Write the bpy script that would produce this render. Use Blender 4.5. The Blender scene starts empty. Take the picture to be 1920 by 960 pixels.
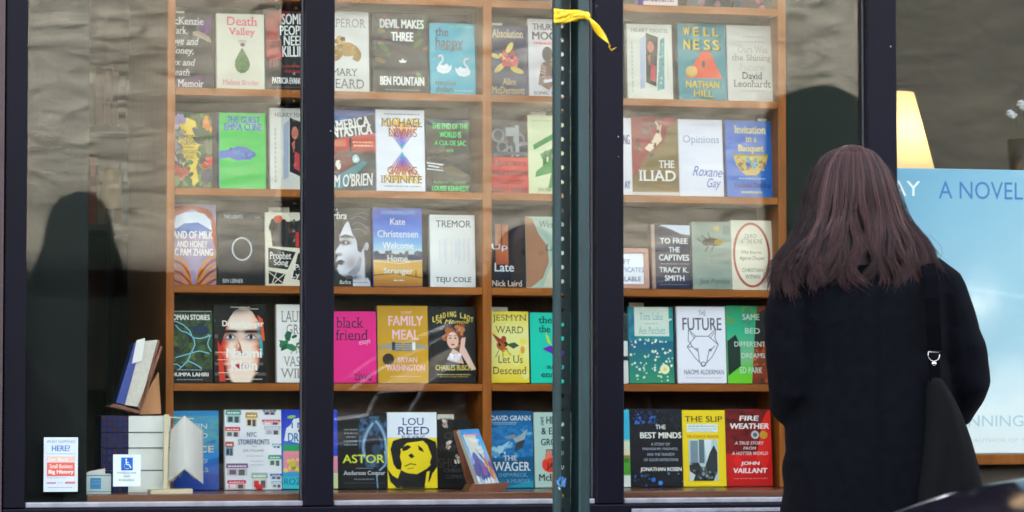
import bpy, bmesh, math, random
from mathutils import Vector, Matrix, noise
R = math.radians
scn = bpy.context.scene
COL = scn.collection

# ------------------------------------------------------------------ camera
CAM_D, CAM_Z, YAW, PITCH, FPX = 9.0, 1.0, 13.4, 2.81, 5700.0
cam = bpy.data.cameras.new('camera')
camo = bpy.data.objects.new('camera', cam); COL.objects.link(camo)
camo.location = (0, -CAM_D, CAM_Z)
camo.rotation_euler = (R(90 + PITCH), 0, R(-YAW))
cam.sensor_width = 36.0
cam.lens = 36.0 * FPX / 1920.0
cam.clip_start = 0.1; cam.clip_end = 600
cam.dof.use_dof = True
cam.dof.focus_distance = 8.4
cam.dof.aperture_fstop = 5.0
cam.dof.aperture_blades = 7
scn.camera = camo

# ------------------------------------------------------------------ sky, sun, exposure
SUN_DIR = Vector((-0.22, 0.80, 0.60)).normalized()      # towards the sun: behind the shop, the street front lies in shade
w = bpy.data.worlds.new('World'); scn.world = w; w.use_nodes = True
nt = w.node_tree
bg = nt.nodes['Background']
sky = nt.nodes.new('ShaderNodeTexSky'); sky.sky_type = 'NISHITA'; sky.sun_disc = False
sky.sun_elevation = math.asin(SUN_DIR.z)
sky.sun_rotation = math.atan2(SUN_DIR.x, SUN_DIR.y)
sky.air_density = 0.55; sky.dust_density = 6.0; sky.ozone_density = 0.0
hz = nt.nodes.new('ShaderNodeHueSaturation'); hz.inputs['Saturation'].default_value = 0.30   # thin high haze whitens the sky
nt.links.new(sky.outputs[0], hz.inputs['Color']); nt.links.new(hz.outputs[0], bg.inputs[0]); bg.inputs[1].default_value = 0.15
sun = bpy.data.lights.new('sun', 'SUN'); sun.energy = 2.2; sun.angle = R(0.5); sun.color = (1, .95, .87)
suno = bpy.data.objects.new('sun', sun); COL.objects.link(suno)
suno.rotation_euler = (-SUN_DIR).to_track_quat('-Z', 'Y').to_euler()
scn.view_settings.view_transform = 'Standard'; scn.view_settings.look = 'None'
scn.view_settings.exposure = 4.4; scn.view_settings.gamma = 1
scn.cycles.max_bounces = 8; scn.cycles.transparent_max_bounces = 12
scn.cycles.use_denoising = True
scn.cycles.sample_clamp_indirect = 6

# ------------------------------------------------------------------ helpers
def at(px, py, Y):
    """point on the real plane y=Y seen at photo pixel (px,py)"""
    a, p = R(YAW), R(PITCH)
    r = Vector((math.cos(a), -math.sin(a), 0))
    f = Vector((math.sin(a)*math.cos(p), math.cos(a)*math.cos(p), math.sin(p)))
    u = r.cross(f)
    d = f + r*((px-960)/FPX) - u*((py-480)/FPX)
    t = (Y + CAM_D)/d.y
    return Vector((0, -CAM_D, CAM_Z)) + d*t
def ax(px, Y, py=480): return at(px, py, Y).x
def az(px, py, Y): return at(px, py, Y).z
def lin(c):
    o = []
    for x in c[:3]:
        x = max(0, min(255, x))/255.0
        o.append(x/12.92 if x <= .04045 else ((x+.055)/1.055)**2.4)
    return (o[0], o[1], o[2], 1.0)

def tag(o, label=None, cat=None, group=None, kind=None):
    if label: o['label'] = label
    if cat: o['category'] = cat
    if group: o['group'] = group
    if kind: o['kind'] = kind
    return o
def empty(name, loc=(0,0,0), rot=(0,0,0)):
    o = bpy.data.objects.new(name, None); COL.objects.link(o)
    o.location = loc; o.rotation_euler = rot; o.empty_display_size = .05
    return o

class MB:
    """collects verts/faces into one mesh"""
    def __init__(s): s.v=[]; s.f=[]; s.sm=[]
    def add(s, vs, fs, smooth=False):
        b=len(s.v); s.v += [tuple(x) for x in vs]
        for f in fs: s.f.append(tuple(b+i for i in f)); s.sm.append(smooth)
    def box(s, x0,x1,y0,y1,z0,z1, M=None):
        vs=[(x,y,z) for z in (z0,z1) for y in (y0,y1) for x in (x0,x1)]
        if M: vs=[M@Vector(q) for q in vs]
        s.add(vs,[(0,2,3,1),(4,5,7,6),(0,1,5,4),(2,6,7,3),(0,4,6,2),(1,3,7,5)])
    def loft(s, rings, cap=True, closed=True, smooth=True):
        n=len(rings[0]); vs=[p for r in rings for p in r]; fs=[]
        for i in range(len(rings)-1):
            for j in range(n if closed else n-1):
                k=(j+1)%n
                fs.append((i*n+j,i*n+k,(i+1)*n+k,(i+1)*n+j))
        if cap and closed:
            fs.append(tuple(reversed(range(n)))); fs.append(tuple((len(rings)-1)*n+j for j in range(n)))
        s.add(vs,fs,smooth)
    def tube(s, pts, rad, n=10, smooth=True):
        pts=[Vector(p) for p in pts]; rings=[]
        if not hasattr(rad,'__len__'): rad=[rad]*len(pts)
        up=Vector((0,0,1))
        for i,p in enumerate(pts):
            t=(pts[min(i+1,len(pts)-1)]-pts[max(i-1,0)]).normalized()
            a=t.cross(up)
            if a.length<1e-3: a=t.cross(Vector((0,1,0)))
            a.normalize(); b=t.cross(a)
            rings.append([p+(a*math.cos(2*math.pi*j/n)+b*math.sin(2*math.pi*j/n))*rad[i] for j in range(n)])
        s.loft(rings,smooth=smooth)
    def lathe(s, prof, c=(0,0,0), n=24, axis='z'):
        rings=[]
        for r,h in prof:
            ring=[]
            for j in range(n):
                a=2*math.pi*j/n
                if axis=='z': q=(c[0]+r*math.cos(a), c[1]+r*math.sin(a), c[2]+h)
                else: q=(c[0]+r*math.cos(a), c[1]+h, c[2]+r*math.sin(a))
                ring.append(q)
            rings.append(ring)
        s.loft(rings)
    def build(s, name, m, parent=None, bevel=0):
        me=bpy.data.meshes.new(name); me.from_pydata(s.v,[],s.f); me.materials.append(m)
        for p,k in zip(me.polygons,s.sm): p.use_smooth=k
        bm=bmesh.new(); bm.from_mesh(me); bmesh.ops.recalc_face_normals(bm,faces=bm.faces); bm.to_mesh(me); bm.free()
        o=bpy.data.objects.new(name,me); COL.objects.link(o)
        if parent: o.parent=parent
        if bevel:
            md=o.modifiers.new('bevel','BEVEL'); md.width=bevel; md.segments=2; md.limit_method='ANGLE'
        return o
def bx(name, m, x0,x1,y0,y1,z0,z1, parent=None, bevel=0):
    b=MB(); b.box(x0,x1,y0,y1,z0,z1); return b.build(name,m,parent,bevel)

# ------------------------------------------------------------------ materials
def mat(name, col=(.5,.5,.5), rough=.5, metal=0, spec=.5, coat=0, sheen=0):
    m=bpy.data.materials.new(name); m.use_nodes=True
    b=m.node_tree.nodes['Principled BSDF']
    b.inputs['Base Color'].default_value=(*col[:3],1); b.inputs['Roughness'].default_value=rough
    b.inputs['Metallic'].default_value=metal; b.inputs['Specular IOR Level'].default_value=spec
    b.inputs['Coat Weight'].default_value=coat; b.inputs['Sheen Weight'].default_value=sheen
    return m
def nodes(m): return m.node_tree.nodes, m.node_tree.links, m.node_tree.nodes['Principled BSDF']
def noisy(m, c0, c1, scale=8, stretch=(1,1,1), detail=5, bump=0, bdist=.01, bscale=None, lo=.35, hi=.65):
    n,l,b=nodes(m)
    tc=n.new('ShaderNodeTexCoord'); mp=n.new('ShaderNodeMapping'); mp.inputs['Scale'].default_value=stretch
    nz=n.new('ShaderNodeTexNoise'); nz.inputs['Scale'].default_value=scale; nz.inputs['Detail'].default_value=detail
    cr=n.new('ShaderNodeValToRGB'); cr.color_ramp.elements[0].position=lo; cr.color_ramp.elements[1].position=hi
    cr.color_ramp.elements[0].color=(*c0,1); cr.color_ramp.elements[1].color=(*c1,1)
    l.new(tc.outputs['Object'],mp.inputs[0]); l.new(mp.outputs[0],nz.inputs['Vector'])
    l.new(nz.outputs[0],cr.inputs[0]); l.new(cr.outputs[0],b.inputs['Base Color'])
    if bump:
        n2=n.new('ShaderNodeTexNoise'); n2.inputs['Scale'].default_value=bscale or scale*3; n2.inputs['Detail'].default_value=6
        l.new(mp.outputs[0],n2.inputs['Vector'])
        bp=n.new('ShaderNodeBump'); bp.inputs['Strength'].default_value=bump; bp.inputs['Distance'].default_value=bdist
        l.new(n2.outputs[0],bp.inputs['Height']); l.new(bp.outputs[0],b.inputs['Normal'])
    return m

m_frame = noisy(mat('frame_paint',rough=.45,spec=.10), (.0005,.0005,.0034),(.0010,.0010,.0052), 3, bump=.15,bdist=.002,bscale=60)
n,l,b=nodes(m_frame)
vo=n.new('ShaderNodeTexVoronoi'); vo.inputs['Scale'].default_value=17; tcn=n.new('ShaderNodeTexCoord'); l.new(tcn.outputs['Object'],vo.inputs['Vector'])
lt=n.new('ShaderNodeMath'); lt.operation='LESS_THAN'; lt.inputs[1].default_value=.045; l.new(vo.outputs['Distance'],lt.inputs[0])
sx=n.new('ShaderNodeSeparateColor'); l.new(vo.outputs['Color'],sx.inputs[0]); gt_=n.new('ShaderNodeMath'); gt_.operation='GREATER_THAN'; gt_.inputs[1].default_value=.55; l.new(sx.outputs[0],gt_.inputs[0])
mu=n.new('ShaderNodeMath'); mu.operation='MULTIPLY'; l.new(lt.outputs[0],mu.inputs[0]); l.new(gt_.outputs[0],mu.inputs[1])
mxc=n.new('ShaderNodeMix'); mxc.data_type='RGBA'; mxc.inputs['B'].default_value=(.16,.16,.18,1)
src=b.inputs['Base Color'].links[0].from_socket; l.new(mu.outputs[0],mxc.inputs['Factor']); l.new(src,mxc.inputs['A']); l.new(mxc.outputs['Result'],b.inputs['Base Color'])
m_bead  = noisy(mat('bead_metal',rough=.5,metal=.3), (.13,.135,.16),(.20,.21,.24), 20)
m_seal  = mat('seal',(.045,.046,.052),.5,spec=.2)
m_wood  = noisy(mat('oak_veneer',rough=.5,spec=.18), (.235,.070,.0085),(.33,.104,.0135), 6, (6,6,.7) ,bump=.08,bdist=.001,bscale=40)
m_woodh = noisy(mat('oak_veneer_shelf',rough=.5,spec=.18), (.235,.070,.0085),(.33,.104,.0135), 6, (.7,6,6))
m_back  = noisy(mat('bookcase_back',rough=.55), (.065,.032,.018),(.095,.046,.025), 5, (5,5,.6))
m_deck  = noisy(mat('deck_wood',rough=.25), (.15,.062,.036),(.22,.09,.05), 6, (.6,6,6))
m_panelL= noisy(mat('panel_paint_teal',rough=.6,spec=.15), (.0009,.0024,.0029),(.0018,.0038,.0044), 4)
m_panelR= noisy(mat('panel_paint_green',rough=.6,spec=.15), (.0014,.0040,.0024),(.0028,.0062,.0040), 4)
m_dark  = noisy(mat('dark_wall',rough=.7), (.055,.038,.026),(.075,.052,.036), 2)
m_floor = noisy(mat('shop_floor',rough=.4), (.10,.06,.035),(.15,.09,.05), 3)
m_white = mat('white_paint',(.75,.74,.70),.6)
m_conc  = noisy(mat('concrete',rough=.85), (.26,.25,.24),(.36,.35,.33), 6, bump=.3,bdist=.004)
m_asph  = noisy(mat('asphalt',rough=.9), (.04,.04,.042),(.065,.065,.066), 30, bump=.4,bdist=.006)
m_brick = noisy(mat('pier_paint',rough=.6), (.016,.006,.0075),(.024,.0095,.011), 8, bump=.3,bdist=.004)
m_facade= noisy(mat('facade',rough=.8), (.16,.13,.12),(.22,.18,.16), 4, bump=.3)
m_pole  = noisy(mat('pole_paint',rough=.42,spec=.35), (.0030,.0180,.0195),(.0058,.028,.030), 9, (3,3,.6), bump=.2,bdist=.002,bscale=40)
m_tape  = noisy(mat('yellow_tape',rough=.30), (.80,.55,.01),(.92,.74,.03), 25, bump=.5,bdist=.004,bscale=35)
n,l,b=nodes(m_tape)
tl=n.new('ShaderNodeBsdfTranslucent'); tl.inputs[0].default_value=(.9,.6,.02,1); mt=n.new('ShaderNodeMixShader'); mt.inputs[0].default_value=.4
l.new(b.outputs[0],mt.inputs[1]); l.new(tl.outputs[0],mt.inputs[2]); l.new(mt.outputs[0],n['Material Output'].inputs[0])
m_black = mat('black_plastic',(.015,.015,.016),.5)
m_chrome= mat('chrome',(.45,.45,.46),.18,1)
m_cream = mat('pale_wood',(.62,.54,.36),.5)
m_redw  = noisy(mat('redwood_stand',rough=.35), (.15,.045,.022),(.22,.07,.035), 7, (5,5,1))
m_honey = noisy(mat('honey_wood',rough=.4), (.36,.15,.05),(.46,.20,.07), 7, (5,5,1))

def attr_mat(name, rough, spec=.5, coat=0):
    m=mat(name,rough=rough,spec=spec,coat=coat); n,l,b=nodes(m)
    a=n.new('ShaderNodeAttribute'); a.attribute_name='Col'; l.new(a.outputs['Color'],b.inputs['Base Color'])
    return m
m_print = attr_mat('printed_paper', .42, .18)
m_matte = attr_mat('printed_matte', .7, .15)
m_page = mat('page_edges',(.66,.63,.55),.8); 
n,l,b=nodes(m_page)
wv=n.new('ShaderNodeTexWave'); wv.inputs['Scale'].default_value=120; wv.bands_direction='Y'; wv.inputs['Distortion'].default_value=1
tcn=n.new('ShaderNodeTexCoord'); l.new(tcn.outputs['Object'],wv.inputs['Vector'])
crn=n.new('ShaderNodeValToRGB'); crn.color_ramp.elements[0].color=(.52,.49,.42,1); crn.color_ramp.elements[1].color=(.72,.70,.63,1)
l.new(wv.outputs[0],crn.inputs[0]); l.new(crn.outputs[0],b.inputs['Base Color'])

# window glass: transparent pane with its Fresnel-like reflection
GLASS_R = 0.062
m_glass = bpy.data.materials.new('window_glass'); m_glass.use_nodes=True
n=m_glass.node_tree.nodes; l=m_glass.node_tree.links; n.clear()
out=n.new('ShaderNodeOutputMaterial'); mx=n.new('ShaderNodeMixShader'); tr=n.new('ShaderNodeBsdfTransparent'); gl=n.new('ShaderNodeBsdfGlossy')
tr.inputs[0].default_value=(.955,.975,.965,1); gl.inputs['Roughness'].default_value=0.0; gl.inputs[0].default_value=(.97,1,1,1)
fr=n.new('ShaderNodeFresnel'); fr.inputs['IOR'].default_value=1.5
ml=n.new('ShaderNodeMath'); ml.operation='MULTIPLY'; ml.inputs[1].default_value=GLASS_R/.04/2
l.new(fr.outputs[0],ml.inputs[0]); l.new(ml.outputs[0],mx.inputs[0]); l.new(tr.outputs[0],mx.inputs[1]); l.new(gl.outputs[0],mx.inputs[2]); l.new(mx.outputs[0],out.inputs[0])
tcn=n.new('ShaderNodeTexCoord'); nz=n.new('ShaderNodeTexNoise'); nz.inputs['Scale'].default_value=3.0; nz.inputs['Detail'].default_value=1
bp=n.new('ShaderNodeBump'); bp.inputs['Strength'].default_value=.25; bp.inputs['Distance'].default_value=.002
l.new(tcn.outputs['Object'],nz.inputs['Vector']); l.new(nz.outputs[0],bp.inputs['Height']); l.new(bp.outputs[0],gl.inputs['Normal'])

# ------------------------------------------------------------------ setting
SZ = [2.292, 1.988, 1.6755, 1.373, 1.068]        # tops of the shelves
DECK = az(900, 917, .40)                          # top of the display deck
BEAD = az(760, 947, 0.0)
tag(bx('pavement',m_conc,-30,40,-2.7,0.0,-.13,0), kind='structure')
tag(bx('kerb',noisy(mat('kerb_stone',rough=.8),(.3,.3,.29),(.4,.4,.38),5),-30,40,-2.85,-2.703,-.13,.004), kind='structure')
tag(bx('road',m_asph,-60,80,-14,-2.853,-.3,-.13), kind='structure')
tag(bx('pavement_opposite',m_conc,-30,40,-60,-14.003,-.3,0), kind='structure')
tag(bx('ground',m_asph,-200,200,.1,200,-.6,-.16), kind='structure')

shop=tag(empty('shop_building',(0,0,0)),'shop front with dark navy window frame and tall display panes','shop front')
X0=ax(8,-.05); 
TOPW=3.4
def frame(x0,x1,name='window_post'):
    return bx(name,m_frame,x0,x1,-.05,.05,BEAD,TOPW,shop,.004)
frame(X0, ax(50,-.05)); frame(ax(572,-.05),ax(627,-.05)); frame(ax(1118,-.05),ax(1170,-.05)); frame(ax(1630,-.05),ax(1684,-.05))
XR=5.6; frame(XR,XR+.09)
px_=[(50,572),(627,1118),(1170,1630)]
panes=[(ax(a,-.05),ax(b,-.05)) for a,b in px_]+[(ax(1684,-.05),XR)]
for a,b in panes:
    bx('glass_pane',m_glass,a+.001,b-.001,-.004,.004,BEAD+.001,TOPW-.001,shop)
    bx('glazing_bead',m_bead,a+.002,b-.002,-.042,-.006,BEAD+.001,BEAD+.0165,shop,.003)
    bx('edge_seal',m_seal,b-.006,b-.0015,-.012,-.006,BEAD+.02,TOPW-.003,shop)
bx('sill_rail',m_frame,X0,XR+.09,-.055,.05,BEAD-.14,BEAD-.001,shop,.004)
bx('rail_trim',m_bead,ax(1185,-.07),XR,-.068,-.0555,az(1300,958,-.07)-.004,az(1300,953,-.07),shop,.002)
bx('stall_riser',m_frame,X0,XR+.09,-.03,.05,0,BEAD-.142,shop)
bx('window_head',m_frame,X0,XR+.09,-.055,.05,TOPW+.001,TOPW+.2,shop,.004)
bx('facade_wall',m_facade,-24,24,0,.3,TOPW+.203,14.2,shop)
bx('side_wall',m_facade,-14,X0-.43,0,.3,0,TOPW+.2,shop)
bx('side_wall',m_facade,XR+.093,20,0,.3,0,TOPW+.2,shop)
bx('roof',m_facade,-24,24,.303,9,13.9,14.2,shop)
tag(bx('painted_pier',m_brick,X0-.425,X0-.003,-.06,.29,0,TOPW+.2),'dark maroon painted pier at the left edge of the shop window','pier')
# the shop inside
tag(bx('shop_floor',m_floor,-1,7,.06,5,-.1,.02), kind='structure')
tag(bx('shop_ceiling',m_white,-1,7,.31,5,3.6,3.7), kind='structure')
tag(bx('shop_back_wall',m_dark,-1,7,4.9,5,.021,3.599), kind='structure')
tag(bx('shop_side_wall',m_dark,-1.1,-1.003,.31,5,.021,3.599), kind='structure')
tag(bx('shop_far_wall',m_dark,7.003,7.1,.31,5,.021,3.599), kind='structure')

# window display deck
YB=.40
dk=tag(empty('display_deck',(0,0,0)),'low wooden window deck under the bottom row of books','deck')
bx('deck_board',m_deck,ax(166,.06),ax(1640,.06),.058,.92,DECK-.03,DECK,dk,.003)
bx('deck_front',m_deck,ax(166,.06),ax(1640,.06),.07,.09,.03,DECK-.033,dk)
tag(bx('window_panel',m_panelL,ax(40,.06),ax(165,.06),.058,.075,.03,3.1),'dark blue green panel behind the left edge of the window','panel')
tag(bx('window_panel',m_panelR,ax(1475,.42)+.002,ax(1655,.42),.42,.45,.03,3.1),'dark green panel beside the bookcase, behind the woman','panel')

bc=tag(empty('bookcase',(0,0,0)),'tall oak bookcase of face out books filling the shop window','bookcase')
xl0,xl1=ax(312,YB),ax(327,YB); xd0,xd1=ax(905,YB),ax(922,YB); xr0,xr1=ax(1460,YB),ax(1475,YB)
BD=.95; BT=3.0
bx('side_panel',m_wood,xl0,xl1,YB,BD+.55,DECK+.001,BT,bc,.0015)
bx('divider',m_wood,xd0,xd1,YB,.62,DECK+.001,BT,bc,.0015)
bx('side_panel',m_wood,xr0,xr1,YB,.65,DECK+.001,BT,bc,.0015)
bx('back_panel',m_back,xl1+.001,xr0-.001,.625,.645,DECK+.001,BT,bc)
for z in SZ+[2.6,BT+.026]:
    bx('shelf',m_woodh,xl1+.0005,xd0-.0005,YB+.002,.624,z-.0235,z,bc,.0015)
    bx('shelf',m_woodh,xd1+.0005,xr0-.0005,YB+.002,.624,z-.0235,z,bc,.0015)

# ------------------------------------------------------------------ printed surfaces
_tcache={}
def glyphs(s, bold, serif, it, spacing=1.0):
    key=(s,bold,serif,it,spacing)
    if key in _tcache: return _tcache[key]
    cu=bpy.data.curves.new('t','FONT'); cu.body=s; cu.resolution_u=3; cu.size=1; cu.shear=it; cu.space_character=spacing
    o=bpy.data.objects.new('t',cu); COL.objects.link(o)
    dg=bpy.context.evaluated_depsgraph_get(); me=bpy.data.meshes.new_from_object(o.evaluated_get(dg))
    vs=[(v.co.x,v.co.y) for v in me.vertices]; fs=[tuple(p.vertices) for p in me.polygons]
    if serif:
        cnt={}
        for p in me.polygons:
            for e in p.edge_keys: cnt[e]=cnt.get(e,0)+1
        for (a,b),c in cnt.items():
            if c!=1: continue
            (xa,ya),(xb,yb)=vs[a],vs[b]
            if abs(ya-yb)<.006 and .03<abs(xa-xb)<.17:
                x0,x1=min(xa,xb),max(xa,xb); e=.075; h=.045
                up = ya>.2
                k=len(vs); y0,y1=(ya-h,ya) if up else (ya,ya+h)
                if abs(ya)<.05 or ya>.45:
                    vs += [(x0-e,y0),(x1+e,y0),(x1+e,y1),(x0-e,y1)]; fs.append((k,k+1,k+2,k+3))
    bpy.data.objects.remove(o); bpy.data.curves.remove(cu); bpy.data.meshes.remove(me)
    _tcache[key]=(vs,fs); return vs,fs

def gs(u,v,cu,cv,su,sv): return math.exp(-((u-cu)/su)**2-((v-cv)/sv)**2)
def mixc(a,b,t): t=max(0,min(1,t)); return [a[i]*(1-t)+b[i]*t for i in range(3)]
def sm(x,a,b): t=max(0,min(1,(x-a)/(b-a))); return t*t*(3-2*t)
class Art:
    """flat printing on a rectangle seen at photo rect (x0,y0,x1,y1); maps it to W x H metres, layers a hair apart"""
    def __init__(s,rect,W,H,y=-.0003,step=.00003,seed=1):
        s.r=rect; s.W=W; s.H=H; s.y=y; s.step=step; s.v=[]; s.f=[]; s.c=[]; s.rng=random.Random(seed); s.wash=0.0; s.gain=1.0
    def uv(s,p):
        x0,y0,x1,y1=s.r
        return ((p[0]-x0)/(x1-x0),(y1-p[1])/(y1-y0))
    def _layer(s): s.y-=s.step
    def L(s,c):
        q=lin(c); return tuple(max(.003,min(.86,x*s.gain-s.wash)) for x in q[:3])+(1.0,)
    def face(s,pts,col):
        q=[s.uv(p) for p in pts]
        q=[(min(.998,max(.002,a)),min(.998,max(.002,b))) for a,b in q]
        ar=sum(q[i][0]*q[(i+1)%len(q)][1]-q[(i+1)%len(q)][0]*q[i][1] for i in range(len(q)))
        if abs(ar)<1e-7: return
        k=len(s.v); s.v += [(a*s.W,s.y,b*s.H) for a,b in q]
        idx=list(range(k,k+len(q)))
        cols=col if isinstance(col,list) else [s.L(col)]*len(q)
        if ar<0: idx.reverse(); cols=cols[::-1]
        s.f.append(tuple(idx)); s.c.append(cols)
    def poly(s,col,*pts): s._layer(); s.face(pts,col)
    def rect(s,x0,y0,x1,y1,col): s.poly(col,(x0,y0),(x1,y0),(x1,y1),(x0,y1))
    def ell(s,cx,cy,rx,ry,col,rot=0,n=20):
        c,d=math.cos(R(rot)),math.sin(R(rot))
        s.poly(col,*[(cx+rx*math.cos(t)*c-ry*math.sin(t)*d, cy+rx*math.cos(t)*d+ry*math.sin(t)*c) for t in [2*math.pi*i/n for i in range(n)]])
    def line(s,col,w,*pts):
        s._layer()
        for i in range(len(pts)-1):
            (xa,ya),(xb,yb)=pts[i],pts[i+1]; dx,dy=xb-xa,yb-ya; L=math.hypot(dx,dy) or 1
            nx,ny=-dy/L*w/2,dx/L*w/2; ex,ey=dx/L*w*.3,dy/L*w*.3
            s.face([(xa-ex+nx,ya-ey+ny),(xb+ex+nx,yb+ey+ny),(xb+ex-nx,yb+ey-ny),(xa-ex-nx,ya-ey-ny)],col)
    def curve(s,col,w,pts,n=14):
        P=[Vector(p) for p in pts]; out=[]
        for i in range(len(P)-1):
            p0=P[max(i-1,0)];p1=P[i];p2=P[i+1];p3=P[min(i+2,len(P)-1)]
            m=max(2,n//(len(P)-1))
            for k in range(m):
                t=k/m
                out.append(tuple(.5*((2*p1)+(-p0+p2)*t+(2*p0-5*p1+4*p2-p3)*t*t+(-p0+3*p1-3*p2+p3)*t**3)))
        out.append(tuple(P[-1])); s.line(col,w,*out)
    def arc(s,cx,cy,rx,ry,w,col,a0=0,a1=360,n=28):
        s.line(col,w,*[(cx+rx*math.cos(R(a0+(a1-a0)*i/n)),cy+ry*math.sin(R(a0+(a1-a0)*i/n))) for i in range(n+1)])
    def grad(s,x0,y0,x1,y1,stops,horiz=False):
        s._layer()
        for (t0,c0),(t1,c1) in zip(stops,stops[1:]):
            a,b=s.L(c0),s.L(c1)
            if horiz:
                xa,xb=x0+(x1-x0)*t0,x0+(x1-x0)*t1
                s.face([(xa,y0),(xb,y0),(xb,y1),(xa,y1)],[a,b,b,a])
            else:
                ya,yb=y0+(y1-y0)*t0,y0+(y1-y0)*t1
                s.face([(x0,ya),(x1,ya),(x1,yb),(x0,yb)],[a,a,b,b])
    def field(s,x0,y0,x1,y1,fn,nx=24,ny=32):
        s._layer(); g=[[s.L(fn(i/nx,j/ny)) for i in range(nx+1)] for j in range(ny+1)]
        for j in range(ny):
            for i in range(nx):
                X=lambda i:x0+(x1-x0)*i/nx
                Y=lambda j:y0+(y1-y0)*j/ny
                s.face([(X(i),Y(j)),(X(i+1),Y(j)),(X(i+1),Y(j+1)),(X(i),Y(j+1))],[g[j][i],g[j][i+1],g[j+1][i+1],g[j+1][i]])
    def noise_field(s,x0,y0,x1,y1,cols,scale=4,nx=26,ny=36,aniso=1,seed=None):
        o=Vector((s.rng.random()*99,s.rng.random()*99,3.3))
        def fn(u,v):
            t=.5+.75*noise.fractal(Vector((u*scale,v*scale*aniso*1.5,0))+o,1.0,2.0,4)
            t=max(0,min(.999,t))*(len(cols)-1); i=int(t); k=t-i
            return [cols[i][q]*(1-k)+cols[i+1][q]*k for q in range(3)]
        s.field(x0,y0,x1,y1,fn,nx,ny)
    def blobs(s,n,x0,y0,x1,y1,r0,r1,cols,asp=1.0,rot=True):
        for _ in range(n):
            r=s.rng.uniform(r0,r1)
            if _%6==0: s._layer()
            cx,cy=s.rng.uniform(x0,x1),s.rng.uniform(y0,y1); a=s.rng.uniform(0,math.pi) if rot else 0
            c,d=math.cos(a),math.sin(a); m=8; jit=[s.rng.uniform(.75,1.2) for _ in range(m)]
            s.y-=s.step*.12
            s.face([(cx+jit[i]*r*asp*math.cos(2*math.pi*i/m)*c-jit[i]*r*math.sin(2*math.pi*i/m)*d, cy+jit[i]*r*asp*math.cos(2*math.pi*i/m)*d+jit[i]*r*math.sin(2*math.pi*i/m)*c) for i in range(m)],s.rng.choice(cols))
    def text(s,t,x0,x1,y0,y1,col,bold=0,serif=0,it=0,rot=0,sp=1.0):
        """letters fitted to the box x0..x1, y0 (top)..y1 (bottom); bold = overstrike"""
        vs,fs=glyphs(t,0,serif,it,sp)
        if not vs: return
        ax0=min(v[0] for v in vs);ax1=max(v[0] for v in vs);ay0=min(v[1] for v in vs);ay1=max(v[1] for v in vs)
        cx,cy=(x0+x1)/2,(y0+y1)/2; c,d=math.cos(R(rot)),math.sin(R(rot)); L=s.L(col)
        o=.020*bold*(y1-y0)
        offs=[(0,0)] if bold<.35 else [(-o,-o*.4),(o,-o*.4),(-o,o*.4),(o,o*.4)]
        for ox,oy in offs:
            s.y-=s.step*.5; k=len(s.v)
            for vx,vy in vs:
                px=x0+o+(vx-ax0)/(ax1-ax0)*(x1-x0-2*o)+ox; py=y1-o*.4-(vy-ay0)/(ay1-ay0)*(y1-y0-.8*o)+oy
                dx,dy=px-cx,py-cy; px,py=cx+dx*c-dy*d,cy+dx*d+dy*c
                u,v=s.uv((px,py)); u=min(.998,max(.002,u)); v=min(.998,max(.002,v))
                s.v.append((u*s.W,s.y,v*s.H))
            for f in fs:
                s.f.append(tuple(k+i for i in f)); s.c.append([L]*len(f))
        s._layer()
    def micro(s,x0,x1,y,h,col):
        s._layer(); x=x0
        while x<x1:
            L=s.rng.uniform(2,6.5); e=min(x+L,x1); s.face([(x,y-h/2),(e,y-h/2),(e,y+h/2),(x,y+h/2)],col); x=e+s.rng.uniform(.8,1.6)
    def box(s,x0,x1,y0,y1,z0,z1,col):
        """solid in local metres"""
        k=len(s.v); s.v += [(x,y,z) for z in (z0,z1) for y in (y0,y1) for x in (x0,x1)]
        L=s.L(col)
        for f in [(0,2,3,1),(4,5,7,6),(0,1,5,4),(2,6,7,3),(0,4,6,2),(1,3,7,5)]:
            s.f.append(tuple(k+i for i in f)); s.c.append([L]*4)
    def build(s,name,m,parent=None):
        me=bpy.data.meshes.new(name); me.from_pydata(s.v,[],s.f); me.materials.append(m)
        ca=me.color_attributes.new('Col','FLOAT_COLOR','CORNER')
        flat=[]
        for c in s.c:
            for q in c: flat.extend(q)
        ca.data.foreach_set('color',flat)
        o=bpy.data.objects.new(name,me); COL.objects.link(o)
        if parent: o.parent=parent
        return o

# ------------------------------------------------------------------ books
BOOKS='books displayed face out in the shop window'
brng=random.Random(5)
def book(rect, zfloor, label, bg, draw=None, spine=None, Y=.455, lean=5.0, t=None, yaw=None, name='book', m=None, group=BOOKS):
    x0,y0,x1,y1=rect; t=t or brng.uniform(.022,.034)
    mid=(x0+x1)/2
    xa,xb=ax(x0,Y,(y0+y1)/2),ax(x1,Y,(y0+y1)/2); W=xb-xa
    H=(az(mid,y0,Y+.02)-zfloor)/math.cos(R(lean))
    yw=R(brng.uniform(-1.6,1.6)) if yaw is None else R(yaw)
    root=empty(name,(xa,Y,zfloor+t*math.sin(R(lean))+.0005),(R(-lean),0,yw))
    tag(root,label,'book',group)
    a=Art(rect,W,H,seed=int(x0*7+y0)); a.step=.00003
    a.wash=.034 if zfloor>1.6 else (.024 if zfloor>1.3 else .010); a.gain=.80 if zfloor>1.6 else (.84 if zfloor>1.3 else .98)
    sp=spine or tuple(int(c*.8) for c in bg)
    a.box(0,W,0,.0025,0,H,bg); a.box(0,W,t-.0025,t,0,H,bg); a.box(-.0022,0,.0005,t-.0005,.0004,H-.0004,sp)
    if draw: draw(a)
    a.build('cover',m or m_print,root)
    g=.0035
    bx('page_block',m_page,.0006,W-g,.0026,t-.0026,g,H-g,root)
    return root
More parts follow.
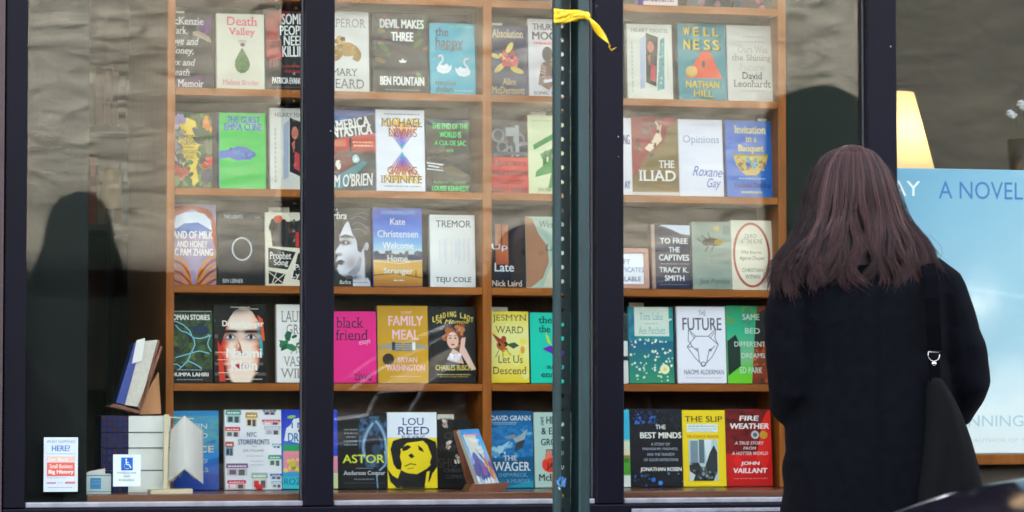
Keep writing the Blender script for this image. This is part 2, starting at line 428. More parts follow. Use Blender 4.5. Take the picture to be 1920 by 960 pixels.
def card(px0,py0,px1,zf,label,Y=.52,H=None,col=(225,222,205)):
    """a slip of card standing behind a book, showing above it"""
    xa,xb=ax(px0,Y,py0),ax(px1,Y,py0); H=az((px0+px1)/2,py0,Y+.02)-zf
    a=Art((0,0,100,100),xb-xa,H); a.box(0,xb-xa,0,.0012,0,H,col); a.micro(12,88,6,1.6,(120,120,120)); a.micro(12,70,10,1.4,(140,140,140))
    r=a.build('shelf_card',m_matte); r.location=(xa,Y,zf+.001); r.rotation_euler=(R(-4),0,0)
    tag(r,label,'card','slips of card behind the books')

W_=(238,238,232); K_=(22,22,24)
# ---- row 1
def d(a):
    a.noise_field(315,27,400,160,[(30,28,30),(70,60,58),(52,46,48)],3)
    a.blobs(8,376,36,396,58,3,9,[(120,50,130),(150,80,150),(95,40,105)]); a.blobs(6,340,138,398,158,4,10,[(110,30,110),(80,30,80)])
    a.poly((165,148,125),(362,60),(372,57),(384,62),(394,68),(398,78),(388,74),(376,70),(364,66))
    for k in range(4): a.line((180,165,140),2.2,(364+k*3,60+k*2),(376+k*5,66+k*3))
    for t,x0,x1,y0,y1,i in [('McKenzie',314,383,34,47,0),('Wark',314,352,51,64,0),('Love and',316,375,70,83,.25),('Money,',316,364,87,103,.25),('Sex and',316,368,108,120,.25),('Death',316,356,126,138,.25),('A Memoir',318,382,145,158,0)]: a.text(t,x0,x1,y0,y1,(225,218,208),.6,1,i)
book((315,27,400,160),SZ[1],'dark grey book with white serif title, a pale hand and purple flowers',(45,40,42),d)
def d(a):
    a.text('Death',427,485,33,49,(222,100,122),1.3,1); a.text('Valley',429,480,53,70,(222,100,122),1.3,1)
    for k in range(7): a.line((90,80,80),.8,(450+k*2,80-abs(3-k)*-.6),(449+k*2.2,75))
    a.ell(456,82,8,4.5,(225,200,190)); a.ell(456,83,4.2,3.6,(70,75,70)); a.ell(456,83,2,2,(20,20,20))
    a.poly((88,122,72),(455,88),(461,98),(467,108),(470,118),(467,127),(460,133),(452,134),(445,130),(441,122),(442,111),(448,100))
    a.blobs(26,447,108,465,128,1,2.5,[(110,142,88),(72,104,60),(96,130,80)])
    a.text('Melissa Broder',418,487,146,155,(225,125,140),.5,1)
book((408,28,497,163),SZ[1],'cream book with pink title and an eye over a big green teardrop',(220,217,196),d,(200,196,176))
def d(a):
    a.noise_field(500,22,590,110,[(130,40,36),(175,62,52),(112,36,34)],3); a.rect(500,108,590,163,(28,24,24))
    a.ell(558,62,35,38,(20,18,20)); a.rect(530,75,590,118,(20,18,20)); a.poly((20,18,20),(500,163),(500,120),(530,108),(590,100),(590,163))
    for x in (508,515,520): a.line((170,58,48),2,(x,104),(x,118+x%7))
    for t,x0,x1,y0,y1 in [('SOME',530,570,27,46),('PEOPLE',526,580,48,65),('NEED',533,575,66,83),('KILLING',530,584,84,103)]: a.text(t,x0,x1,y0,y1,W_,1.2,0,.05,-2)
    a.micro(528,586,120,4,(150,55,45)); a.micro(534,580,129,4,(150,55,45))
    a.text('PATRICIA EVANGELISTA',511,588,140,151,W_,1.2); a.micro(512,588,157,1.6,(110,90,85))
book((500,22,590,163),SZ[1],'red and black book with a dark head shape and white hand lettered title',(40,30,30),d)
def d(a):
    g=(176,138,76)
    a.text('EMPEROR',608,688,36,52,(150,150,150),0,1)
    a.ell(652,92,17,13,g); a.ell(640,75,9,7,(196,160,100),30); a.ell(634,98,10,16,(160,124,66),20); a.ell(668,98,7,14,g,-20); a.curve(g,5,[(655,82),(668,88),(676,100),(672,111),(664,108)]); a.curve((190,152,92),4,[(630,108),(622,117),(615,114)])
    a.blobs(14,625,75,668,108,2,5,[(205,172,110),(150,115,60),(186,150,86)]); a.ell(644,73,5,4,(110,80,45))
    a.text('MARY',622,672,127,140,(110,110,112),.3,1); a.text('BEARD',617,683,146,163,(125,125,126),.3,1)
book((605,23,693,170),SZ[1],'off white book with a golden statue figure and grey author name',(222,220,212),d)
def d(a):
    a.noise_field(701,27,804,171,[(16,20,22),(38,44,34),(24,30,30)],4)
    for x,y,r,rot,c in [(712,55,14,60,(58,80,34)),(720,88,13,40,(80,104,44)),(712,138,16,-50,(48,70,32)),(793,52,15,-60,(70,98,44)),(786,80,12,-40,(88,112,52)),(795,110,15,50,(46,70,34)),(790,145,14,60,(100,120,60)),(714,112,11,20,(120,104,60)),(724,160,14,10,(52,72,34)),(780,160,14,-20,(54,76,36)),(735,40,12,80,(44,62,30)),(800,90,6,0,(128,90,50)),(722,72,9,-30,(96,60,58))]: a.ell(x,y,r,r*.38,c,rot)
    a.blobs(10,702,30,803,168,2,4,[(110,66,60),(130,110,58),(60,86,40)],1.8)
    a.ell(752,115,22,26,(24,30,36))
    a.text('DEVIL MAKES',714,797,38,54,W_,1.8); a.text('THREE',735,777,61,77,W_,1.8)
    a.poly((225,228,228),(748,112),(764,112),(761,116),(751,116)); a.rect(754,109,758,112,(210,212,212))
    a.text('BEN FOUNTAIN',713,796,141,157,W_,1.8); a.micro(722,788,165,2,(150,150,140))
book((701,27,804,171),SZ[1],'dark jungle leaf book with bold white title and a tiny white boat',(26,31,30),d)
def swan(a,x,y,sx,c=(232,236,238)):
    a.poly(c,*[(x+sx*p,y+q) for p,q in [(-14,0),(-12,7),(-2,11),(8,9),(14,2),(15,-6),(10,-2),(6,-8),(0,-4),(-6,-5)]])
    a.curve(c,3.4,[(x-sx*11,y+3),(x-sx*8,y-6),(x-sx*2,y-14),(x-sx*4,y-22),(x-sx*10,y-21)]); a.line((215,120,60),2.2,(x-sx*11,y-21),(x-sx*14,y-18))
    a.curve((170,200,212),1,[(x-sx*6,y+2),(x+sx*2,y+5),(x+sx*10,y)])
def d(a):
    k=(26,42,48)
    a.text('the',818,842,54,70,k,.8); a.text('happy',818,869,72,95,k,.8); a.text('couple',817,868,87,99,k,.8)
    swan(a,833,128,1); swan(a,869,133,-1)
    a.text('naoise',817,855,151,160,k,.8); a.text('dolan',817,849,162,173,k,.8); a.micro(852,886,170,2,(180,220,228)); a.micro(845,888,52,2.5,(120,180,130))
book((808,46,892,177),SZ[1],'turquoise book with two white swans and lower case black title',(44,170,192),d)
def d(a):
    a.noise_field(920,50,990,178,[(44,58,86),(56,70,98),(36,48,74)],2)
    a.text('Absolution',924,983,57,72,(214,196,140),.4,1)
    for x,y,rx,ry,r,c in [(944,108,9,4,50,(206,182,90)),(957,90,11,5,-60,(216,196,110)),(938,127,13,5,-40,(206,180,84)),(970,131,13,5,20,(214,190,96)),(930,106,9,4,20,(196,172,80)),(963,118,10,4,40,(196,170,80))]: a.ell(x,y,rx,ry,c,r)
    a.blobs(16,940,98,970,122,3,5.5,[(205,52,62),(222,80,84),(170,36,50)])
    a.text('Alice',942,968,146,158,(205,180,110),.4,1); a.text('McDermott',922,984,161,174,(205,180,110),.4,1)
book((920,50,990,178),SZ[1],'slate blue book with red flowers and golden leaves',(46,60,88),d)
def d(a):
    a.text('THURSTON',1001,1072,46,58,(30,28,32),2); a.text('MOORE',1000,1070,61,76,(30,28,32),2.4); a.micro(1003,1060,82,4,(225,120,90))
    a.ell(1028,102,10,14,(62,46,42)); a.poly((88,66,60),(1016,120),(1030,112),(1050,118),(1060,150),(1024,160),(1010,158)); a.poly((130,100,86),(1012,158),(1030,140),(1045,146),(1030,168)); a.line((210,215,225),5,(1022,152),(1068,142)); a.poly((190,170,80),(1034,118),(1050,116),(1058,136),(1040,136))
    for k in range(6): a.line((224,190,176),1.2,(1004+k*3,112+k*8),(1024,126+k*4))
    a.text('SONIC LIFE',1001,1050,170,176,(60,60,64),1)
book((993,38,1075,180),SZ[1],'pale grey book with heavy black lettering and a seated figure, half behind the signpost',(206,204,206),d)
def mantel(a,x0,y0,s=1.0):
    X=lambda p:x0+p*s
    Y=lambda p:y0+p*s
    a.text('HILARY MANTEL',X(8),X(78),Y(8),Y(15),(120,118,112),.2,1)
    a.poly((176,186,206),(X(24),Y(28)),(X(34),Y(20)),(X(32),Y(118)),(X(23),Y(122))); a.poly((110,160,156),(X(62),Y(28)),(X(70),Y(24)),(X(68),Y(120)),(X(54),Y(124)))
    a.blobs(20,X(57),Y(30),X(68),Y(118),1.2,2.4,[(180,205,200),(80,130,128)])
    a.poly((44,32,34),(X(35),Y(16)),(X(58),Y(24)),(X(53),Y(116)),(X(34),Y(108)))
    a.ell(X(44),Y(42),6*s,11*s,(196,120,104)); a.poly((198,80,84),(X(44),Y(74)),(X(52),Y(78)),(X(52),Y(108)),(X(42),Y(102))); a.poly((190,110,96),(X(38),Y(60)),(X(44),Y(54)),(X(42),Y(78)))
    for k in range(12): a.rect(X(7.5),Y(34+k*8),X(10),Y(40+k*8-k%3),(190,188,176)); a.rect(X(74),Y(44+k*5),X(76),Y(48+k*5),(196,194,182))
book((1178,47,1262,187),SZ[1],'cream book with a tilted portrait panel and teal strip, on the shelf below the top',(216,216,202),lambda a:mantel(a,1178,47))
def d(a):
    for x,t in zip((1286,1304,1324,1341),'WELL'): a.text(t,x,x+14,54,70,(30,58,60),2.4); a.text(t,x-1.5,x+11,53,69,(218,190,64),1.5)
    for x,t in zip((1286,1304,1324,1341),'NESS'): a.text(t,x,x+14,77,96,(30,58,60),2.4); a.text(t,x-1.5,x+11,76,95,(218,190,64),1.5)
    a.poly((222,92,62),(1318,98),(1334,98),(1356,148),(1286,148)); a.ell(1321,122,3.5,7,(60,36,36)); a.ell(1298,136,11,10.5,(206,170,90))
    a.text('NATHAN',1288,1352,154,167,(40,62,50),2.2); a.text('NATHAN',1287,1350,153,166,(216,188,60),1.2); a.text('HILL',1302,1340,171,184,(40,62,50),2.2); a.text('HILL',1301,1338,170,183,(216,188,60),1.2)
book((1274,47,1364,190),SZ[1],'teal book with a red triangle and yellow block lettering',(26,138,148),d,(18,100,108))
def d(a):
    g=(140,134,126); a.micro(1395,1435,71,3,(190,185,175)); a.micro(1384,1436,80,2.4,(190,185,175))
    a.text('Ours Was',1386,1441,88,101,(176,168,156),.3,1); a.text('the Shining',1374,1447,104,119,(150,140,128),.3,1); a.text('Future',1388,1434,121,134,(190,182,170),.3,1)
    a.text('David',1393,1430,137,150,(80,80,82),.4,1); a.text('Leonhardt',1376,1445,152,165,(84,84,86),.4,1); a.micro(1388,1434,172,2,(180,175,168))
book((1366,50,1450,192),SZ[1],'plain pale grey book with faded grey serif title, rightmost below the top shelf',(202,200,190),d)
# ---- row 0, only the feet of the books show
book((1196,-140,1270,8),SZ[0],'lilac and white book cut off by the top edge of the photo',(196,186,190),lambda a:(a.rect(1196,-8,1270,8,(210,200,196)),a.micro(1204,1264,-2,3,(150,80,90)),a.rect(1196,-140,1206,8,(96,84,150))))
book((1292,-138,1372,9),SZ[0],'dark patterned book cut off at the top of the photo, middle of the top shelf',(60,50,60),lambda a:a.blobs(50,1292,-138,1372,9,4,9,[(86,70,90),(50,40,50),(120,84,96)]))
book((1376,-136,1452,11),SZ[0],'dark red flowered book cut off at the top of the photo',(78,40,50),lambda a:a.blobs(60,1376,-136,1452,11,4,9,[(150,54,66),(60,40,70),(110,70,60),(170,80,90)]))
book((640,-150,720,-8),SZ[0],'blue book on the top shelf above the picture edge',(60,84,130))
# ---- row 2
def d(a):
    a.noise_field(318,213,399,345,[(70,84,56),(110,120,74),(60,72,56)],5)
    a.poly((226,196,26),(338,228),(352,222),(368,228),(372,248),(384,262),(376,290),(368,310),(374,332),(366,344),(352,330),(344,306),(332,290),(328,262))
    G=[(58,92,48),(84,120,60),(120,140,80),(40,70,44)]
    a.blobs(60,318,214,340,345,2,7,G+[(150,140,170),(96,80,60)],2); a.blobs(40,372,214,399,345,2,7,G+[(120,110,90)],2); a.blobs(16,340,300,360,345,2,5,G,2)
    a.blobs(10,322,304,350,330,3,6,[(200,60,54),(220,100,80)]); a.blobs(8,384,290,399,310,3,6,[(205,52,50),(230,110,70)]); a.blobs(8,384,216,399,245,4,8,[(220,130,60),(232,160,80)]); a.blobs(8,322,220,345,240,3,6,[(170,150,190),(200,190,210)])
    a.ell(388,325,10,13,(52,66,84),20); a.ell(381,250,9,13,(74,92,60),-20)
    for t,x0,x1,y0,y1 in [('The',342,350,243,250),('COMFORT',335,369,252,261),('of CROWS',338,368,262,270)]: a.text(t,x0,x1,y0,y1,(70,60,30),.5,1)
    a.micro(337,366,274,1.6,(110,90,40)); a.text('MARGARET',342,370,279,286,(80,66,30),.3,1); a.text('RENKL',348,366,288,294,(80,66,30),.3,1)
book((318,213,399,345),SZ[2],'yellow book crowded with wild flowers, birds and leaves',(120,128,70),d)
def d(a):
    b=(22,92,190)
    a.text('THE GUEST',426,489,220,232,b,2.2,1); a.text('EMMA CLINE',421,493,233,245,b,2.2,1)
    bl=(18,110,196)
    a.poly(bl,(413,282),(432,279),(446,273),(462,275),(478,283),(482,289),(474,293),(470,297),(458,297),(446,299),(430,294),(413,297))
    for y,x in ((287,484),(291,481),(295,472)): a.line((14,84,176),1.2,(455,y-3),(x-4,y))
    a.poly((20,126,206),(440,286),(462,284),(478,287),(460,290)); a.blobs(8,430,278,470,294,1.5,3,[(16,84,170),(24,140,200)],2)
book((412,214,499,348),SZ[2],'bright green book with blue title and a blue open hand',(28,205,84),d,(20,84,170),t=.034)
book((508,205,600,350),SZ[2],'cream book with a portrait panel, cut by the left window post',(218,220,210),lambda a:mantel(a,508,205,1.05),(190,196,186))
def d(a):
    a.grad(600,207,705,353,[(0,(20,60,140)),(.2,(60,140,200)),(.33,(205,70,52)),(.45,(214,60,48)),(.55,(60,40,40)),(1,(18,22,28))])
    a.poly((16,18,24),(625,232),(704,214),(704,248),(625,262)); a.text('AMERICA',617,696,224,242,W_,1.6,1,0,-9); a.text('FANTASTICA',606,699,238,256,W_,2,0,0,-7)
    a.rect(656,258,660,290,(20,16,18)); a.micro(662,700,266,3,(240,190,150)); a.micro(664,700,272,3,(240,190,150)); a.rect(600,262,650,274,(216,110,80))
    a.noise_field(600,290,705,353,[(14,26,32),(40,90,100),(18,30,36)],4); a.poly((120,30,30),(600,292),(640,284),(660,294),(664,312),(640,322),(600,316))
    a.blobs(5,664,292,676,300,3,7,[(235,245,240),(180,220,220)]); a.blobs(4,632,300,646,312,3,6,[(240,240,225)]); a.poly((70,140,150),(600,345),(680,300),(690,302),(640,350))
    a.text("TIM O'BRIEN",614,700,323,346,W_,.8,0,.25,-4)
book((600,207,705,353),SZ[2],'red and blue night road book with a slanted black sign and white script',(40,60,100),d)
def d(a):
    S=[(236,190,40),(240,150,30),(214,40,60),(150,40,160),(40,90,210),(30,170,200)]
    cx,cy=755,282
    for k in range(-9,10):
        a._layer()
        for j in range(6):
            r0,r1=1-j/6,1-(j+1)/6; L=(52+6*((k*7)%3))
            wv=lambda r,e:(cx+ (k+e)*3.4*r, )
            for sgn in (-1,1):
                if (k*j)%4==3 and j<2: continue
                f=lambda e,r:(cx+(k+e)*4.0*r, cy+sgn*(2+ (50+(k*5)%9)*r))
                a.face([f(-.5,r0),f(.5,r0),f(.5,r1),f(-.5,r1)],S[j])
    for t,x0,x1,y0,y1 in [('MICHAEL',716,794,223,239),('LEWIS',729,784,242,257),('GOING',727,783,311,325),('INFINITE',714,792,328,341)]: a.text(t,x0,x1,y0,y1,(96,86,50),.3,1)
    a.micro(722,790,216,2,(140,140,150)); a.micro(720,790,347,2,(160,160,160))
book((707,208,798,356),SZ[2],'white book with a rainbow coloured hourglass burst',(232,236,244),d)
def d(a):
    a.grad(800,225,883,357,[(0,(54,76,92)),(.12,(72,92,72)),(.25,(44,58,34)),(.55,(38,46,30)),(.75,(70,62,46)),(1,(22,28,22))])
    a.noise_field(800,258,883,330,[(26,36,22),(58,66,44),(30,34,26),(88,82,64)],3,aniso=2.2)
    for y,x0,x1 in ((305,802,832),(310,804,824),(316,802,838)): a.line((205,212,214),2.4,(x0,y),(x1,y+3))
    a.poly((104,92,74),(826,314),(850,310),(883,326),(870,330),(840,324))
    g=(88,225,120)
    for t,x0,x1,y0,y1 in [('THE END OF THE',812,880,233,243),('WORLD IS',826,867,248,259),('A CUL DE SAC',816,876,264,273)]: a.text(t,x0,x1,y0,y1,g,1.6)
    a.text('stories',838,852,278,285,g,.2,0,.3); a.text('Author of Trespasses',812,874,336,344,(80,190,90),.2,0,.3); a.text('LOUISE KENNEDY',810,880,346,355,g,1.8)
book((800,225,883,357),SZ[2],'murky green landscape book with small bright green capitals',(44,56,44),d)
def d(a):
    a.rect(922,227,991,294,(58,60,64)); a.noise_field(922,230,991,292,[(44,46,50),(80,84,88),(56,58,62)],4)
    for cx,cy,r in ((936,255,10),(944,276,9),(975,262,9)): a.arc(cx,cy,r,r*1.1,4,(160,166,170))
    a.rect(950,240,972,256,(168,172,174)); a.rect(968,236,975,292,(170,176,178)); a.line((150,156,160),4,(944,284),(960,274),(962,292)); a.rect(976,266,991,272,(150,154,158)); a.rect(926,284,990,290,(110,112,116))
    a.rect(922,294,991,359,(214,52,42))
    k=(70,24,26)
    a.text('Upstairs',926,987,298,313,k,.2,0,.1); a.text('DELICATESSEN',924,989,318,328,k,1.2); a.micro(930,985,336,1.6,k); a.micro(936,980,341,1.6,k); a.text('DWIGHT GARNER',922,989,348,358,k,1.2)
book((922,227,991,359),SZ[2],'book with a grey kitchen photograph above a red block',(150,50,46),d)
def d(a):
    g=(36,150,70); g2=(30,110,56)
    a.poly(g,(1001,272),(1040,250),(1044,258),(1003,281)); a.poly(g,(1014,288),(1070,262),(1074,270),(1018,298))
    for x in (1020,1030): a.poly(g2,(x,285),(x+6,281),(x+6,320),(x-2,318))
    a.poly(g,(1030,300),(1066,286),(1062,304),(1040,312),(1052,344),(1028,350),(1034,322),(1004,330),(1006,320)); a.poly(g2,(1040,316),(1074,330),(1066,342),(1044,330))
    a.micro(1000,1060,228,2,(190,196,150)); a.text('Jim Harrison',1008,1050,348,358,(130,150,100),.2,0,.3)
book((992,218,1075,360),SZ[2],'pale yellow green book with green brush strokes beside the signpost',(224,232,188),d,(180,150,90))
def d(a):
    a.text('MISSING',1108,1182,252,270,(120,110,150),1.2); a.text('PERSONS',1106,1182,282,300,(130,150,190),1); a.text('MACKAY',1108,1181,336,350,(120,110,150),1.2)
    a.rect(1100,222,1106,362,(90,90,150)); a.micro(1110,1182,359,1.5,(190,188,196))
book((1100,222,1186,362),SZ[2],'white book with purple letters hidden behind signpost and window post',(226,226,232),lambda a:(a.text('NG',1171,1183,252,270,(110,100,140),1.2),a.text('AY',1171,1182,336,350,(110,100,140),1.2),a.text('P',1104,1108,306,320,(60,60,80),1.5),a.text('T',1104,1109,228,244,(90,90,140),1.5),a.rect(1100,222,1102,362,(60,70,150))))
def d(a):
    a.noise_field(1185,220,1273,362,[(132,40,36),(160,56,44),(112,36,34)],3)
    a.poly((126,104,40),(1273,224),(1268,230),(1254,238),(1248,262),(1234,276),(1214,290),(1198,318),(1186,334),(1186,356),(1273,356))
    a.poly((226,206,178),(1210,278),(1226,262),(1232,250),(1240,250),(1243,262),(1234,272),(1220,284)); a.line((226,206,178),3,(1236,252),(1236,236),(1232,230)); a.line((220,198,170),3,(1238,254),(1241,236)); a.ell(1236,247,3,3.6,(110,70,44))
    a.poly((84,30,28),(1200,236),(1214,244),(1224,258),(1208,252)); a.line((150,120,50),3,(1194,276),(1206,282)); a.blobs(8,1190,230,1230,300,2,4,[(96,34,30),(150,70,50),(70,50,46)],2)
    a.text('THE',1236,1265,299,312,W_,.8,1); a.text('ILIAD',1198,1267,317,336,W_,.8,1); a.text('HOMER',1214,1264,341,350,(140,110,40),.6,1); a.rect(1185,356,1273,362,(214,206,196))
book((1185,220,1273,362),SZ[2],'red and olive book with a pale leaping figure and white serif capitals',(140,70,44),d)
def d(a):
    a.text('Opinions',1283,1351,255,273,(128,150,184),.3,1)
    b=(46,96,176)
    a.text('Roxane',1300,1355,312,330,b,.1,0,.35,3); a.text('Gay',1326,1352,333,355,b,.1,0,.35); a.line(b,1.1,(1346,326),(1358,324)); a.micro(1296,1344,236,1.6,(206,206,216))
book((1275,226,1357,366),SZ[2],'white book with thin blue title and a handwritten blue signature',(222,224,236),d)
def d(a):
    y=(240,222,110)
    a.text('Invitation',1380,1440,237,251,y,1,1); a.text('to a',1401,1422,257,267,y,1,1); a.text('Banquet',1387,1435,272,288,y,1,1)
    a.poly((206,180,96),(1377,292),(1443,290),(1438,308),(1426,322),(1420,328),(1400,328),(1394,322),(1382,310)); a.rect(1376,289,1444,293,(150,140,60))
    a.blobs(44,1384,295,1436,320,1.5,3.4,[(190,80,60),(90,130,70),(220,200,130),(150,110,50),(240,210,120)]); a.blobs(12,1402,298,1420,314,2,3.5,[(60,160,200),(30,100,170)])
    a.micro(1386,1436,334,2.4,(180,214,236)); a.text('Fuchsia Dunlop',1377,1446,341,353,(14,52,116),.6,1); a.micro(1390,1430,359,3,(210,210,130))
book((1364,228,1451,368),SZ[2],'bright blue book with yellow title over a patterned bowl',(22,116,204),d)
# ---- row 3
def d(a):
    a.rect(318,385,406,440,(176,88,62)); a.noise_field(318,385,406,532,[(150,130,160),(176,160,186),(140,116,150)],2)
    for k in range(5): a.curve([(190,90,60),(150,70,56)][k%2],6,[(318,400+k*3),(340,390+k*2),(370,392),(395,400+k*6),(406,430+k*9)])
    a.poly((222,232,242),(326,428),(332,406),(348,400),(366,398),(384,402),(396,414),(398,432),(380,424),(352,432)); a.poly((64,110,190),(326,434),(346,420),(372,418),(394,430),(398,440),(326,440))
    for k in range(6):
        a.curve([(226,150,50),(180,84,30)][k%2],4.5,[(318,478+k*9),(338,484+k*9),(352,500+k*8),(358,531)]); a.curve([(226,150,50),(180,84,30)][k%2],4.5,[(406,476+k*9),(390,486+k*9),(376,504+k*8),(370,531)])
    for t,x0,x1,y0,y1 in [('LAND OF MILK',320,400,434,448),('AND HONEY',332,390,452,464),('C PAM ZHANG',328,400,466,479)]: a.text(t,x0,x1,y0,y1,(240,236,226),1.4)
book((318,385,406,532),SZ[3],'book of orange waves and a white cloud over blue hills',(160,110,100),d)
def d(a):
    a.noise_field(410,400,497,532,[(34,38,46),(42,46,54)],2)
    a.text('THE LIGHTS',421,456,405,411,(190,194,200),1); a.micro(480,490,409,2,(170,174,180)); a.arc(454.5,466.5,18,20,2.6,(226,234,240)); a.text('BEN LERNER',418,456,521,528,(190,194,200),1)
book((410,400,497,532),SZ[3],'charcoal book with a thin white ring in the middle',(38,42,50),d)
def d(a):
    c=(226,222,200); k=(26,24,34)
    a.rect(499,400,590,534,c); a.poly(k,(507,420),(590,412),(590,466),(512,462)); a.blobs(22,510,414,590,428,2.5,6,[k,(52,44,44)],1.6); a.ell(523,412,8,7,(206,84,52))
    for p in ((515,440,523,436),(545,438,550,434)): a.line((160,60,60),1.6,(p[0],p[1]),(p[0]+2,p[1]-9))
    a.rect(556,436,562,462,(206,60,54))
    a.poly(k,(504,464),(556,472),(540,504),(504,500)); a.poly(k,(560,474),(590,470),(590,528),(548,520)); a.poly(k,(504,506),(536,512),(530,530),(504,530))
    for q in ((504,508,530,528),(512,530,536,510),(520,506,510,530)): a.line(c,1.4,(q[0],q[1]),(q[2],q[3]))
    a.text('Prophet',506,547,472,489,W_,.5,1); a.text('Song',514,541,486,499,W_,.5,1); a.text('Paul',551,583,494,505,W_,.5,1); a.text('Lynch',546,588,508,522,W_,.5,1)
book((499,400,590,533),SZ[3],'black and cream woodcut book with a small orange sun',(226,222,200),d)
def d(a):
    def fn(u,v):
        g=.07
        E=[(.18,.56),(.24,.46),(.30,.42),(.38,.39),(.46,.41),(.53,.34),(.58,.31),(.605,.37),(.66,.33),(.695,.32),(.72,.36),(.78,.34),(.84,.38),(.88,.48),(.93,.60),(1.0,.56)]
        ex=E[0][1]
        for p,q in zip(E,E[1:]):
            if p[0]<=v<=q[0]: ex=p[1]+(q[1]-p[1])*(v-p[0])/(q[0]-p[0])
        if v>.18:
            m=sm(u,ex-.006,ex+.012)*(1-sm(u,.88,.92) if v<.90 else 1)
            sk=.98-.10*sm(u,.55,.85)-.30*gs(u,v,.62,.70,.13,.10); sk-=1.0*gs(u,v,.51,.452,.075,.020); sk-=.35*gs(u,v,.52,.43,.11,.04); sk-=1.0*gs(u,v,.53,.375,.12,.012); sk-=.85*gs(u,v,.385,.705,.070,.020); sk-=.5*gs(u,v,.395,.605,.05,.014); sk-=.7*gs(u,v,.60,.885,.16,.030)
            g=g*(1-m)+max(.05,sk)*m
        g=max(g,.85*gs(u,v,.93,.50,.03,.05)); g-=.8*gs(u,v,.91,.76,.010,.12)
        g=max(.05,min(1,g)); return (228*g,232*g,244*g)
    a.field(600,390,695,536,fn,54,80)
    k=(24,24,28)
    a.poly(k,(655,414),(664,402),(680,394),(695,392),(695,452),(688,452),(684,462),(678,474),(672,470),(670,452),(662,438)); a.poly(k,(600,390),(664,390),(660,404),(652,416),(645,428),(640,440),(600,440))
    for q in ([(660,412),(672,406),(690,412)],[(662,422),(674,418),(692,428)],[(664,432),(676,430),(690,440)],[(668,402),(682,400),(694,404)]): a.curve((150,152,162),1.2,q)
    a.poly(k,(640,455),(646,451.5),(654,453),(660,457),(652,459),(645,459)); a.ell(650,455.5,2.2,2.2,(200,204,214)); a.curve(k,2.2,[(641,446),(650,441.5),(664,447)]); a.poly((70,70,78),(634,489),(641,487),(648,491),(641,493),(646,495),(640,497),(634,494)); a.line(k,1,(633,491.5),(647,491.5)); a.line((110,112,122),1.4,(634,474),(638,477),(641,475)); a.poly(k,(684,470),(695,466),(695,528),(690,520),(686,500)); a.ell(689,462,3.8,7.5,(186,188,198)); a.line((60,60,70),1.2,(687,470),(686,512)); a.poly((150,152,164),(652,512),(668,498),(676,480),(680,486),(676,506),(664,520))
    a.text('My Name Is',604,636,392,398,W_,.3,1,.2); a.text('Barbra',612,652,399,412,W_,.8,1,.2); a.rect(600,522,662,536,(26,26,30)); a.text('Barbra',637,658,525,532,W_,.3,1,.2); a.micro(662,692,529,1.4,(120,120,126))
book((600,390,695,536),SZ[3],'black and white portrait book of a face in profile with an earring',(26,26,30),d)
def d(a):
    a.grad(701,392,792,536,[(0,(16,84,196)),(.3,(40,120,220)),(.5,(130,190,228)),(.58,(206,214,206)),(.6,(40,72,110)),(.66,(34,60,100)),(.665,(206,160,80)),(.8,(222,176,84)),(1,(166,110,48))])
    a.blobs(24,701,474,792,482,2,5,[(30,48,80),(40,66,96),(60,80,100)],1.8); a.line((236,226,190),1.6,(701,490),(750,494),(792,488)); a.line((130,90,44),2,(701,516),(740,512),(792,520)); a.line((180,130,66),2.5,(701,526),(760,524)); a.line((60,50,40),1.4,(780,506),(780,518))
    for t,x0,x1,y0,y1 in [('Kate',733,761,411,423),('Christensen',709,785,433,446),('Welcome',718,776,455,467),('Home,',727,768,479,493),('Stranger',720,774,502,516)]: a.text(t,x0,x1,y0,y1,(232,238,236),.5)
    a.micro(738,758,525,2,W_); a.rect(716,398,780,404,(60,140,220))
book((701,392,792,536),SZ[3],'blue sky and golden beach book with pale lettering',(24,90,196),d,(18,66,150))
def d(a):
    k=(52,60,74)
    a.text('TREMOR',819,885,415,428,k,.5); a.text('TEJU COLE',817,884,519,531,k,.5)
    for i in range(34): a.rect(824+i*1.7,450+a.rng.uniform(-6,6),825+i*1.7,488+a.rng.uniform(-6,8),a.rng.choice([(206,226,224),(190,214,226),(220,206,230),(196,200,226),(210,232,216),(226,222,214)]))
    a.micro(818,880,410,1,(200,204,206))
book((808,405,892,537),SZ[3],'white book with thin slate title and faint pastel stripes',(226,230,228),d,(190,196,198))
def d(a):
    a.noise_field(920,408,986,538,[(24,32,50),(34,44,64)],3)
    a.grad(930,422,954,496,[(0,(170,104,70)),(.6,(196,120,80)),(1,(180,90,64))]); a.rect(941,422,943,464,(70,44,36)); a.rect(930,462,954,465,(80,50,40))
    a.text('Up',923,953,458,472,(226,232,236),.6); a.text('Late',928,964,493,509,(226,232,236),.8); a.text('Nick Laird',923,978,525,536,(236,210,190),.6)
book((920,408,986,538),SZ[3],'dark navy book with an orange lit window shape',(28,36,54),d)
def d(a):
    a.rect(988,408,1070,538,(176,200,182)); a.poly((176,132,104),(988,408),(1000,412),(1012,440),(1028,462),(1030,490),(1018,520),(996,537),(988,537)); a.poly((214,214,190),(1018,536),(1032,500),(1050,494),(1066,506),(1066,536)); a.text('Western',1014,1062,416,428,(90,110,104),.2,0,.2); a.text('Lane',1024,1062,458,470,(90,110,104),.2,0,.2)
book((988,408,1072,538),SZ[3],'mint and tan curved shape book left of the signpost',(170,180,160),d)
book((1086,425,1124,540),SZ[3],'small red and white book glimpsed between signpost and window post',(196,48,50),lambda a:(a.rect(1086,425,1124,434,(226,226,222)),a.rect(1086,502,1124,540,(206,210,200)),a.blobs(10,1100,506,1118,536,1,3,[(50,50,50),(90,96,84)],2)),Y=.46)
